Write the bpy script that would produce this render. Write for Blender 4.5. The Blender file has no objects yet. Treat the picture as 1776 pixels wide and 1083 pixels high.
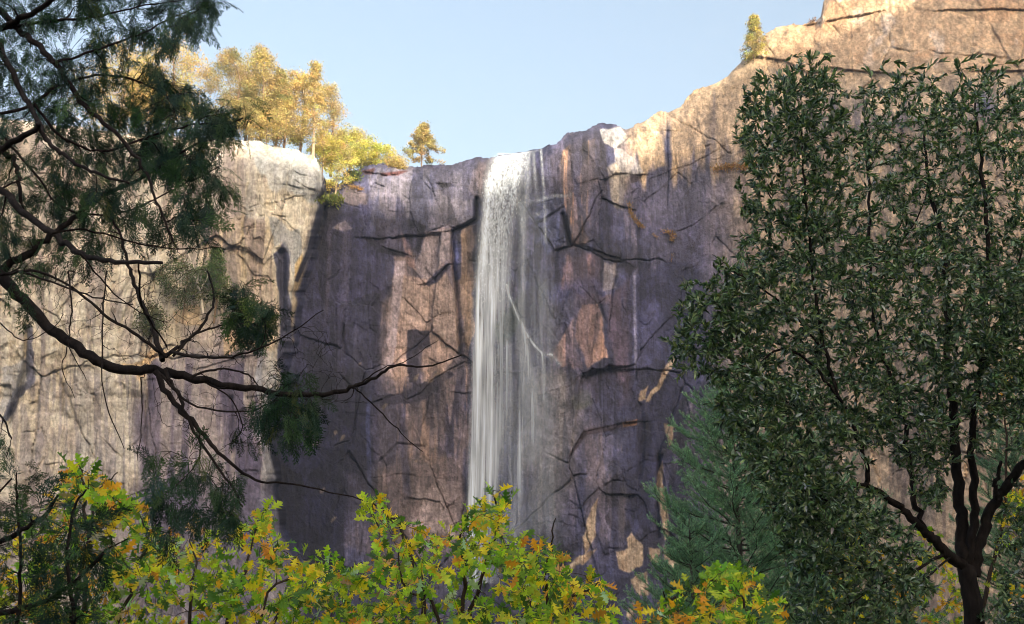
SKY_STRENGTH = .15; SUN_STRENGTH = 4.8; EXPOSURE = 1.62; AIR = 1.2; DUST = 8.0; OZONE = 0.4
HAZE = .0004
import bpy, math
import numpy as np
from math import radians, sin, cos, tan, pi

S = bpy.context.scene
COL = S.collection
# ------------------------------------------------------------------ camera numbers
F = 1904.0
PITCH = radians(17.0)
CAM = np.array([0.0, 0.0, 1.7])
SUN_EL, SUN_AZ = radians(16.0), radians(155.0)      # azimuth clockwise from +Y

def P(px, py, Y):
    """point on the sight line of photo pixel (px,py), Y metres in front of the viewpoint"""
    px, py, Y = np.broadcast_arrays(np.asarray(px, float), np.asarray(py, float), np.asarray(Y, float))
    cx = (px - 888.0) / F; cy = (541.5 - py) / F
    dy = cos(PITCH) - cy * sin(PITCH)
    dz = sin(PITCH) + cy * cos(PITCH)
    return np.stack([cx / dy * Y, Y + 0 * px, CAM[2] + dz / dy * Y], -1)

def unproj(p):
    x, y, z = p[..., 0], p[..., 1], p[..., 2] - CAM[2]
    f = y * cos(PITCH) + z * sin(PITCH); u = -y * sin(PITCH) + z * cos(PITCH)
    return 888 + F * x / f, 541.5 - F * u / f

# ------------------------------------------------------------------ numpy noise
def smooth(a, b, x):
    t = np.clip((x - a) / (b - a), 0, 1); return t * t * (3 - 2 * t)
def _hash(ix, iy, seed):
    h = (ix.astype(np.int64) * 374761393 + iy.astype(np.int64) * 668265263 + seed * 1442695041) & 0xFFFFFFFF
    h = ((h ^ (h >> 13)) * 1274126177) & 0xFFFFFFFF
    h = ((h ^ (h >> 16)) * 2246822519) & 0xFFFFFFFF
    return ((h ^ (h >> 15)) & 0xFFFFFF) / float(0xFFFFFF)
def vn(x, y, seed=0):
    ix = np.floor(x); iy = np.floor(y); fx = x - ix; fy = y - iy
    fx = fx * fx * (3 - 2 * fx); fy = fy * fy * (3 - 2 * fy)
    a = _hash(ix, iy, seed); b = _hash(ix + 1, iy, seed); c = _hash(ix, iy + 1, seed); d = _hash(ix + 1, iy + 1, seed)
    return (a + (b - a) * fx) * (1 - fy) + (c + (d - c) * fx) * fy
def fbm(x, y, o=4, seed=0):
    r = 0; a = 0.5; t = 0
    for k in range(o):
        r = r + a * vn(x * 2 ** k + 17.3 * k, y * 2 ** k - 9.1 * k, seed + k); t += a; a *= 0.5
    return r / t
def cells(x, y, seed):
    """planar facets: each voronoi cell is a tilted plane; returns height -1..1 and border closeness"""
    ix = np.floor(x); iy = np.floor(y)
    best = np.full(x.shape, 9.0); sec = best.copy(); h = np.zeros(x.shape)
    for dx in (-1, 0, 1):
        for dy in (-1, 0, 1):
            cx = ix + dx; cy = iy + dy
            qx = cx + _hash(cx, cy, seed); qy = cy + _hash(cx, cy, seed + 1)
            d = (x - qx) ** 2 + (y - qy) ** 2
            hh = (_hash(cx, cy, seed + 2) - .5) + (x - qx) * (_hash(cx, cy, seed + 3) - .5) * 1.6 + (y - qy) * (_hash(cx, cy, seed + 4) - .5) * 1.6
            n = d < best
            sec = np.where(n, best, np.minimum(sec, d)); h = np.where(n, hh, h); best = np.where(n, d, best)
    return h, np.sqrt(sec) - np.sqrt(best)
def poly_mask(px, py, poly, soft=6.0):
    """soft inside mask of a polygon"""
    poly = np.asarray(poly, float); n = len(poly)
    out = np.zeros(px.shape)
    lo = poly.min(0) - 3 * soft; hi = poly.max(0) + 3 * soft
    m = (px > lo[0]) & (px < hi[0]) & (py > lo[1]) & (py < hi[1])
    if not m.any(): return out
    x = px[m]; y = py[m]; ins = np.zeros(x.shape, bool); d2 = np.full(x.shape, 1e9)
    for i in range(n):
        ax, ay = poly[i]; bx, by = poly[(i + 1) % n]
        c = ((ay > y) != (by > y)) & (x < (bx - ax) * (y - ay) / ((by - ay) if by != ay else 1e-9) + ax)
        ins ^= c
        t = np.clip(((x - ax) * (bx - ax) + (y - ay) * (by - ay)) / max((bx - ax) ** 2 + (by - ay) ** 2, 1e-9), 0, 1)
        d2 = np.minimum(d2, (x - ax - t * (bx - ax)) ** 2 + (y - ay - t * (by - ay)) ** 2)
    s = np.sqrt(d2) * np.where(ins, 1, -1)
    out[m] = smooth(-soft, soft, s)
    return out
def line_dist(px, py, pts):
    """distance to polyline, and the position along it 0..1"""
    pts = np.asarray(pts, float); d = np.full(px.shape, 1e9); u = np.zeros(px.shape)
    L = np.r_[0, np.cumsum(np.hypot(*np.diff(pts, axis=0).T))]
    for i in range(len(pts) - 1):
        a, b = pts[i], pts[i + 1]; ab = b - a
        t = np.clip(((px - a[0]) * ab[0] + (py - a[1]) * ab[1]) / (ab @ ab + 1e-9), 0, 1)
        q = np.hypot(px - a[0] - t * ab[0], py - a[1] - t * ab[1])
        n = q < d; d = np.where(n, q, d); u = np.where(n, (L[i] + t * (L[i + 1] - L[i])) / L[-1], u)
    return d, u

# ------------------------------------------------------------------ mesh building
class MB:
    def __init__(s): s.v = []; s.f = []; s.c = []; s.n = 0
    def add(s, v, faces, col=(1, 1, 1)):
        v = np.asarray(v, float).reshape(-1, 3)
        s.v.append(v)
        for f in (faces if isinstance(faces, list) else [faces]):
            s.f.append(np.asarray(f, np.int64) + s.n)
        c = np.asarray(col, float)
        s.c.append(np.broadcast_to(c, (len(v), 3)) if c.ndim == 1 else c)
        s.n += len(v)
    def tube(s, pts, rad, sides=6, col=(1, 1, 1), rng=None):
        pts = np.asarray(pts, float); n = len(pts); rad = np.broadcast_to(np.asarray(rad, float), (n,))
        t = np.gradient(pts, axis=0); t /= np.linalg.norm(t, axis=1)[:, None] + 1e-9
        ref = np.array([0.13, 0.21, 0.97]) if abs(t[0, 2]) < .8 else np.array([0.97, .2, .1])
        a = np.cross(t, ref); a /= np.linalg.norm(a, axis=1)[:, None] + 1e-9
        b = np.cross(t, a)
        th = np.arange(sides) * 2 * pi / sides
        rr = rad[:, None] * (1 if rng is None else 1 + .18 * (rng.random((n, sides)) - .5))
        v = pts[:, None, :] + rr[..., None] * (np.cos(th)[None, :, None] * a[:, None] + np.sin(th)[None, :, None] * b[:, None])
        i = np.arange(n - 1)[:, None] * sides; j = np.arange(sides)[None]; k = (j + 1) % sides
        q = np.stack([i + j, i + k, i + sides + k, i + sides + j], -1).reshape(-1, 4)
        vv = np.concatenate([v.reshape(-1, 3), pts[-1:] + t[-1:] * rad[-1]])
        tip = np.stack([(n - 1) * sides + j[0], (n - 1) * sides + k[0], np.full(sides, n * sides)], -1)
        s.add(vv, [q, tip], col)
    def inst(s, tv, tf, pos, M, col):
        """template verts tv (n,3), faces tf, at pos (N,3) with matrices M (N,3,3) rows = axes; col (N,3)"""
        N, n = len(pos), len(tv)
        v = np.einsum('nj,Njk->Nnk', tv, M) + pos[:, None]
        off = (np.arange(N) * n)[:, None, None]
        fs = [(np.asarray(f)[None] + off).reshape(-1, np.asarray(f).shape[1]) for f in (tf if isinstance(tf, list) else [tf])]
        s.add(v, fs, np.repeat(col, n, 0))
    def build(s, name, mat, parent=None, smooth_=False):
        me = bpy.data.meshes.new(name)
        v = np.concatenate(s.v); me.vertices.add(len(v)); me.vertices.foreach_set('co', v.ravel())
        flat = np.concatenate([f.ravel() for f in s.f]); tot = np.concatenate([np.full(len(f), f.shape[1]) for f in s.f])
        me.loops.add(len(flat)); me.loops.foreach_set('vertex_index', flat.astype(np.int32))
        me.polygons.add(len(tot)); me.polygons.foreach_set('loop_start', np.r_[0, np.cumsum(tot)[:-1]].astype(np.int32))
        if smooth_: me.polygons.foreach_set('use_smooth', np.ones(len(tot), bool))
        at = me.attributes.new('tint', 'FLOAT_COLOR', 'POINT')
        c = np.concatenate(s.c); at.data.foreach_set('color', np.c_[c, np.ones(len(c))].astype(np.float32).ravel())
        me.update(calc_edges=True); me.validate()
        me.materials.append(mat)
        o = bpy.data.objects.new(name, me); COL.objects.link(o)
        if parent is not None:
            o.parent = parent; o.matrix_parent_inverse = parent.matrix_world.inverted()
        return o
def thing(name, label, cat, loc, group=None):
    o = bpy.data.objects.new(name, None); COL.objects.link(o); o.location = [float(q) for q in loc]
    o.empty_display_size = .2
    from mathutils import Matrix
    o.matrix_world = Matrix.Translation(o.location)
    o['label'] = label; o['category'] = cat
    if group: o['group'] = group
    return o
def lin(c):
    c = np.asarray(c, float) / 255.0
    return np.where(c <= .04045, c / 12.92, ((c + .055) / 1.055) ** 2.4)

# ------------------------------------------------------------------ materials
def new_mat(name):
    m = bpy.data.materials.new(name); m.use_nodes = True; nt = m.node_tree
    for n in list(nt.nodes): nt.nodes.remove(n)
    return m, nt, nt.nodes, nt.links
def nd(nt, t, **kw):
    n = nt.nodes.new(t)
    for k, v in kw.items(): setattr(n, k, v)
    return n
def noise(nt, vec, scale, detail=5, rough=.6, sc=None):
    if sc is not None:
        mp = nd(nt, 'ShaderNodeMapping'); mp.inputs['Scale'].default_value = sc; nt.links.new(vec, mp.inputs[0]); vec = mp.outputs[0]
    n = nd(nt, 'ShaderNodeTexNoise'); n.inputs['Scale'].default_value = scale; n.inputs['Detail'].default_value = detail
    n.inputs['Roughness'].default_value = rough; nt.links.new(vec, n.inputs['Vector']); return n.outputs[0]
def maprange(nt, v, a, b, c, d):
    n = nd(nt, 'ShaderNodeMapRange'); n.inputs[1].default_value = a; n.inputs[2].default_value = b; n.inputs[3].default_value = c; n.inputs[4].default_value = d
    nt.links.new(v, n.inputs[0]); return n.outputs[0]
def math_(nt, op, a, b):
    n = nd(nt, 'ShaderNodeMath', operation=op)
    for i, q in enumerate((a, b)):
        if isinstance(q, (int, float)): n.inputs[i].default_value = q
        else: nt.links.new(q, n.inputs[i])
    return n.outputs[0]
def scale_col(nt, col, fac):
    n = nd(nt, 'ShaderNodeVectorMath', operation='SCALE'); nt.links.new(col, n.inputs[0]); nt.links.new(fac, n.inputs['Scale']); return n.outputs[0]

def rock_material():
    m, nt, N, L = new_mat('granite')
    at = nd(nt, 'ShaderNodeAttribute', attribute_name='tint'); tc = nd(nt, 'ShaderNodeTexCoord').outputs['Object']
    a = maprange(nt, noise(nt, tc, .7, 9, .7, (1, .6, .6)), .32, .68, .72, 1.28)
    b = maprange(nt, noise(nt, tc, 1.0, 6, .65, (1.3, .6, .14)), .3, .7, .9, 1.1)
    c = maprange(nt, noise(nt, tc, 2.2, 6, .75), .3, .7, .70, 1.30)
    e = maprange(nt, noise(nt, tc, 1.0, 4, .6, (2.6, 1.2, .12)), .54, .57, 1.0, .74)
    g = maprange(nt, noise(nt, tc, 1.0, 6, .7, (1.1, .8, .8)), .60, .63, 1.0, .82)
    col = scale_col(nt, at.outputs['Color'], math_(nt, 'MULTIPLY', math_(nt, 'MULTIPLY', math_(nt, 'MULTIPLY', a, b), c), math_(nt, 'MULTIPLY', e, g)))
    bs = nd(nt, 'ShaderNodeBsdfPrincipled'); L.new(col, bs.inputs['Base Color']); bs.inputs['Roughness'].default_value = .62
    bs.inputs['Specular IOR Level'].default_value = .35
    h = math_(nt, 'ADD', math_(nt, 'MULTIPLY', noise(nt, tc, .8, 10, .68, (1, 1, .6)), 1.2), math_(nt, 'MULTIPLY', noise(nt, tc, 3.2, 6, .75), .5))
    bp = nd(nt, 'ShaderNodeBump'); bp.inputs['Strength'].default_value = .7; bp.inputs['Distance'].default_value = .8
    L.new(h, bp.inputs['Height']); L.new(bp.outputs[0], bs.inputs['Normal'])
    o = nd(nt, 'ShaderNodeOutputMaterial'); L.new(bs.outputs[0], o.inputs[0]); return m

def leaf_material(name, rough=.5, trans=.35, tboost=(1.2, 1.25, .6), spec=.4):
    m, nt, N, L = new_mat(name)
    at = nd(nt, 'ShaderNodeAttribute', attribute_name='tint'); tc = nd(nt, 'ShaderNodeTexCoord').outputs['Object']
    col = scale_col(nt, at.outputs['Color'], maprange(nt, noise(nt, tc, 25, 3), .3, .7, .8, 1.2))
    bs = nd(nt, 'ShaderNodeBsdfPrincipled'); L.new(col, bs.inputs['Base Color']); bs.inputs['Roughness'].default_value = rough
    bs.inputs['Specular IOR Level'].default_value = spec
    tr = nd(nt, 'ShaderNodeBsdfTranslucent')
    mu = nd(nt, 'ShaderNodeVectorMath', operation='MULTIPLY'); L.new(col, mu.inputs[0]); mu.inputs[1].default_value = tboost; L.new(mu.outputs[0], tr.inputs[0])
    mx = nd(nt, 'ShaderNodeMixShader'); mx.inputs[0].default_value = trans; L.new(bs.outputs[0], mx.inputs[1]); L.new(tr.outputs[0], mx.inputs[2])
    o = nd(nt, 'ShaderNodeOutputMaterial'); L.new(mx.outputs[0], o.inputs[0]); return m

def bark_material(name, c1, c2, scale=20, zs=.25):
    m, nt, N, L = new_mat(name); tc = nd(nt, 'ShaderNodeTexCoord').outputs['Object']
    n = noise(nt, tc, scale, 6, .7, (1, 1, zs))
    r = nd(nt, 'ShaderNodeValToRGB'); r.color_ramp.elements[0].position = .32; r.color_ramp.elements[1].position = .68
    r.color_ramp.elements[0].color = (*c1, 1); r.color_ramp.elements[1].color = (*c2, 1); L.new(n, r.inputs[0])
    bs = nd(nt, 'ShaderNodeBsdfPrincipled'); L.new(r.outputs[0], bs.inputs['Base Color']); bs.inputs['Roughness'].default_value = .9; bs.inputs['Specular IOR Level'].default_value = .12
    bp = nd(nt, 'ShaderNodeBump'); bp.inputs['Strength'].default_value = .6; bp.inputs['Distance'].default_value = .02; L.new(n, bp.inputs['Height']); L.new(bp.outputs[0], bs.inputs['Normal'])
    o = nd(nt, 'ShaderNodeOutputMaterial'); L.new(bs.outputs[0], o.inputs[0]); return m

def earth_material(name, c1, c2, scale):
    m, nt, N, L = new_mat(name); tc = nd(nt, 'ShaderNodeTexCoord').outputs['Object']
    n = noise(nt, tc, scale, 8, .65)
    r = nd(nt, 'ShaderNodeValToRGB'); r.color_ramp.elements[0].position = .35; r.color_ramp.elements[1].position = .65
    r.color_ramp.elements[0].color = (*c1, 1); r.color_ramp.elements[1].color = (*c2, 1); L.new(n, r.inputs[0])
    bs = nd(nt, 'ShaderNodeBsdfPrincipled'); L.new(r.outputs[0], bs.inputs['Base Color']); bs.inputs['Roughness'].default_value = .9
    bp = nd(nt, 'ShaderNodeBump'); bp.inputs['Distance'].default_value = .3; L.new(n, bp.inputs['Height']); L.new(bp.outputs[0], bs.inputs['Normal'])
    o = nd(nt, 'ShaderNodeOutputMaterial'); L.new(bs.outputs[0], o.inputs[0]); return m
# ================================================================== THE CLIFF
RIM = np.array([(-900, 60), (-500, 120), (-250, 170), (0, 205), (120, 222), (250, 236), (330, 240), (400, 240), (430, 243), (480, 254), (520, 265), (545, 278), (556, 296),
    (566, 322), (590, 316), (612, 300), (640, 287), (668, 286), (700, 291), (735, 290), (760, 288), (800, 283), (830, 275), (862, 271), (880, 268), (940, 258),
    (960, 249), (978, 241), (1000, 230), (1025, 221), (1045, 216), (1060, 216), (1085, 222), (1120, 207), (1160, 194), (1186, 183), (1194, 172), (1215, 155), (1240, 144), (1262, 133),
    (1270, 122), (1290, 106), (1305, 92), (1318, 78), (1330, 60), (1345, 50), (1370, 44), (1398, 46), (1415, 42), (1424, 28), (1428, 4), (1440, -12), (1520, -40),
    (1700, -70), (1900, -90), (2300, -60), (2800, -20)], float)
XB = np.array([(200, 568), (275, 564), (330, 562), (360, 556), (400, 548), (450, 538), (500, 522), (540, 513), (600, 504), (660, 488), (690, 474), (760, 464), (850, 472), (930, 496), (1000, 515), (1100, 530), (1300, 545)], float)
BENCH = np.array([(950, 170), (1040, 222), (1085, 262), (1120, 275), (1180, 262), (1230, 250), (1290, 238), (1400, 225), (1500, 215), (1776, 200), (2800, 200)], float)
# ledges: polyline along the lip, how far the rock above it stands out (m), how far up that fades (px)
LEDGE = [
    ([(632, 297), (650, 300), (672, 304), (690, 302), (708, 300)], 2.6, 26), ([(560, 358), (600, 358), (640, 356), (700, 352)], .8, 30),
    ([(708, 300), (728, 306), (750, 330)], 1.0, 30), ([(756, 318), (775, 320), (788, 318)], 1.2, 20),
    ([(626, 412), (648, 414), (662, 428), (700, 438), (714, 446)], 1.6, 40), ([(777, 402), (800, 392), (826, 376)], 2.2, 34),
    ([(738, 494), (758, 478), (776, 458)], 2.4, 22), ([(640, 700), (690, 682), (706, 692), (730, 682), (748, 660), (780, 640), (805, 628)], 1.7, 40),
    ([(560, 560), (620, 556), (650, 566)], .5, 30), ([(985, 420), (1025, 430), (1050, 441), (1075, 448), (1106, 468)], 2.0, 40),
    ([(1050, 312), (1068, 300), (1092, 302), (1112, 302)], 2.2, 26), ([(1092, 336), (1130, 308), (1200, 284), (1262, 250)], .9, 30),
    ([(1118, 462), (1145, 455), (1162, 438)], .8, 24), ([(1163, 406), (1200, 390), (1222, 376), (1246, 354)], 1.3, 34),
    ([(930, 352), (960, 346), (1000, 340)], .9, 26), ([(1160, 360), (1200, 350), (1250, 352)], .4, 20),
    ([(986, 796), (1000, 768), (1012, 748), (1050, 740), (1080, 733), (1104, 730)], 2.4, 46), ([(1060, 748), (1090, 722), (1112, 690)], .8, 30),
    ([(1060, 831), (1085, 820), (1118, 798)], 1.2, 30), ([(1008, 882), (1020, 864), (1036, 850), (1062, 834)], 1.8, 40),
    ([(1150, 736), (1200, 738), (1262, 734), (1330, 736)], 1.3, 30), ([(1148, 808), (1172, 802), (1200, 797)], 1.2, 24),
    ([(1055, 951), (1078, 952)], 1.2, 16), ([(1112, 938), (1125, 925), (1146, 919)], 1.8, 24), ([(980, 952), (1006, 940)], .8, 20), ([(1040, 984), (1064, 982)], .8, 20),
    ([(690, 560), (715, 552), (745, 560)], .6, 20), ([(560, 720), (600, 716), (660, 724)], .5, 30),
    ([(620, 830), (700, 822), (760, 830)], .7, 30), ([(700, 920), (760, 905), (800, 915)], .8, 30), ([(930, 700), (960, 720), (985, 716)], .5, 30),
    # left buttress
    ([(380, 436), (410, 424), (425, 412), (432, 395)], 1.6, 26), ([(310, 350), (330, 316), (355, 308), (390, 318)], 1.8, 40), ([(495, 288), (520, 302), (545, 308)], 1.6, 24),
    ([(500, 320), (520, 326), (560, 330)], 1.8, 30), ([(470, 352), (490, 348), (512, 340)], 1.6, 22), ([(472, 372), (488, 374), (500, 376)], 1.6, 22), ([(512, 312), (535, 328), (560, 334)], 1.2, 16),
    ([(150, 590), (175, 588)], .9, 10), ([(225, 640), (262, 618), (290, 600)], 2.2, 26), ([(300, 540), (330, 536), (345, 534)], 1.5, 20), ([(375, 600), (400, 574), (440, 592)], 1.8, 22),
    ([(20, 806), (70, 806), (96, 802)], 1.2, 16), ([(100, 690), (160, 680), (200, 684)], .7, 26), ([(240, 700), (260, 690), (264, 670)], .9, 20), ([(60, 460), (140, 450), (220, 456)], .8, 40),
    ([(20, 320), (60, 300), (110, 300)], 1.6, 40), ([(340, 640), (400, 622), (470, 612)], 1.5, 26), ([(300, 770), (360, 760), (440, 770)], .9, 30), ([(260, 860), (330, 852), (420, 866)], .9, 30),
    # upper right benches
    ([(1300, 96), (1360, 104), (1405, 128), (1440, 118), (1560, 130), (1640, 124), (1776, 122), (1990, 130)], 3.0, 30),
    ([(1400, 44), (1470, 30), (1560, 12), (1610, 18), (1776, 16), (1990, 10)], 2.6, 26), ([(1552, 128), (1566, 60), (1570, 20)], 1.6, 20), ([(1640, 110), (1680, 60), (1700, 30)], 1.0, 20),
    ([(1085, 224), (1130, 228), (1180, 226), (1220, 214), (1290, 222)], 1.6, 30), ([(1200, 168), (1260, 150), (1300, 160), (1380, 150)], 1.2, 30), ([(1120, 240), (1160, 232), (1176, 226)], 1.2, 14)]
CRACK = [  # grooves: polyline, depth m, half width px
    ([(826, 345), (826, 380), (806, 392), (784, 402), (784, 440), (792, 500), (795, 560), (798, 612)], 2.2, 3.2), ([(976, 372), (980, 398), (990, 424)], 1.6, 4),
    ([(566, 356), (548, 410), (536, 450), (520, 490), (510, 520)], 2.2, 4), ([(488, 440), (490, 520), (494, 600), (486, 640)], 2.0, 7), ([(45, 570), (44, 640), (30, 690), (10, 740)], 1.8, 5),
    ([(600, 620), (592, 560), (600, 540)], .5, 3), ([(1112, 705), (1116, 760), (1108, 830)], .8, 5), ([(930, 390), (950, 380), (976, 362)], .8, 3), ([(1145, 790), (1138, 860), (1142, 930)], 1.2, 3),
    ([(735, 775), (690, 770), (660, 800)], .5, 2.5), ([(110, 560), (112, 640), (108, 720)], .5, 3), ([(260, 640), (250, 720), (255, 800)], .6, 3), ([(400, 690), (404, 780), (396, 860)], .7, 4),
    ([(300, 420), (230, 470), (190, 560)], .5, 3), ([(430, 320), (420, 400), (424, 480)], .5, 3), ([(1030, 500), (1050, 560), (1046, 640)], .4, 3), ([(670, 470), (664, 560), (668, 640)], .3, 4)]
LAMP = .22
MPX = .088  # metres per photo pixel at the wall

def rim_of(px): return np.interp(px, RIM[:, 0], RIM[:, 1])
def wall(px, py, fine=True):
    """distance of the rock in front of the viewpoint (m) and some masks"""
    rim = rim_of(px); d = py - rim
    xb = np.interp(py, XB[:, 0], XB[:, 1]) + 34 * (fbm(px * 0 + .5, py / 46, 6, 5) - .5)
    left = smooth(14, -14, px - xb)
    D = 172 + .010 * (1083 - py)
    D = D - left * (13 + .034 * np.clip(xb - px, 0, 900))
    D = D - 34 * smooth(1150, 1800, px) - .012 * np.clip(px - 1800, 0, 900)
    D = D + 4 * np.exp(-((px - 760) / 130) ** 2) - 2.5 * np.exp(-((px - 1010) / 90) ** 2)
    bench = np.interp(px, BENCH[:, 0], BENCH[:, 1])
    up = np.clip(bench - py, 0, 400) * smooth(1000, 1090, px)
    D = D + up * MPX * 1.05
    # rounding over the rim
    rr = np.where(left > .5, 55, 26); D = D + np.where(left > .5, 6.0, 3.4) * np.clip(1 - d / rr, 0, 1) ** 2
    # overhanging ledges
    wob = 5 * (fbm(px / 30, py / 30, 3, 40) - .5)
    for k, (pts, amp, upx) in enumerate(LEDGE):
        pts = np.asarray(pts, float)
        lo = pts.min(0) - upx * 3; hi = pts.max(0) + upx * 3
        m = (px > lo[0]) & (px < hi[0]) & (py > lo[1]) & (py < hi[1])
        if not m.any(): continue
        x, y = px[m], py[m]
        dist, u = line_dist(x, y, pts)
        if np.ptp(pts[:, 0]) * 1.2 >= np.ptp(pts[:, 1]):
            q = pts[np.argsort(pts[:, 0])]; s = np.interp(x, q[:, 0], q[:, 1]) + wob[m] - y
        else:
            q = pts[np.argsort(pts[:, 1])]; sgn = -1 if (pts[-1, 0] - pts[0, 0]) * (pts[-1, 1] - pts[0, 1]) > 0 else 1
            s = (np.interp(y, q[:, 1], q[:, 0]) + wob[m] - x) * (1 if sgn > 0 else -1)
        brk = .25 + 1.1 * smooth(.35, .6, fbm(u * 4 + k * 3.7, u * 0 + k, 3, 600)); side = brk * np.exp(-np.maximum(0, np.where((u <= .001) | (u >= .999), dist - np.abs(s), 0)) / (upx * .6)) * np.exp(-np.maximum(0, dist - np.abs(s) - 6) / 20)
        prof = np.where(s > 0, np.exp(-np.clip(s, 0, None) / upx), 0)
        groove = np.exp(-((s + 1.2) / 1.4) ** 2) * .25
        D[m] -= (.24 if amp >= 2.2 else .15) * amp * (prof - groove) * side * smooth(.0, .06, u + .03) 
    for pts, amp, w in CRACK:
        pts = np.asarray(pts, float); lo = pts.min(0) - 40; hi = pts.max(0) + 40
        m = (px > lo[0]) & (px < hi[0]) & (py > lo[1]) & (py < hi[1])
        if not m.any(): continue
        dist, u = line_dist(px[m] + wob[m], py[m] + wob[m] * .6, pts)
        D[m] += amp * np.exp(-(dist / w) ** 2)
    if fine:
        wx = px + 8 * (fbm(px / 20, py / 30, 3, 71) - .5); wy = py + 12 * (fbm(px / 20, py / 30, 3, 72) - .5)
        h, e = cells(wx / 62, wy / 110, 11); h2, e2 = cells(wx / 24, wy / 40, 21); h3, e3 = cells(wx / 11, wy / 17, 31)
        rough = .30 + .18 * left + .05 * smooth(1250, 1500, px)
        rough = rough * (.4 + 1.2 * smooth(.35, .65, fbm(px / 110, py / 110, 3, 61)))
        h4, e4 = cells(wx / 150, wy / 210, 51); jm = smooth(.46, .56, fbm(px / 120, py / 150, 3, 58)); jm2 = smooth(.54, .6, fbm(px / 60, py / 90, 3, 59))
        D = D + .55 * smooth(.016, .004, e4) * jm + .32 * smooth(.03, .008, e) * jm2
        D = D + rough * (2.2 * h4 + 1.2 * h + .42 * h2 + .22 * h3)
        D = D + .9 * (fbm(px / 90, py / 160, 5, 3) - .5) + .35 * (fbm(px / 9, py / 14, 3, 9) - .5) + .5 * rough * (fbm(px / 16, py / 90, 3, 8) - .5)
    return D, left, d, xb, bench

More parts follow.
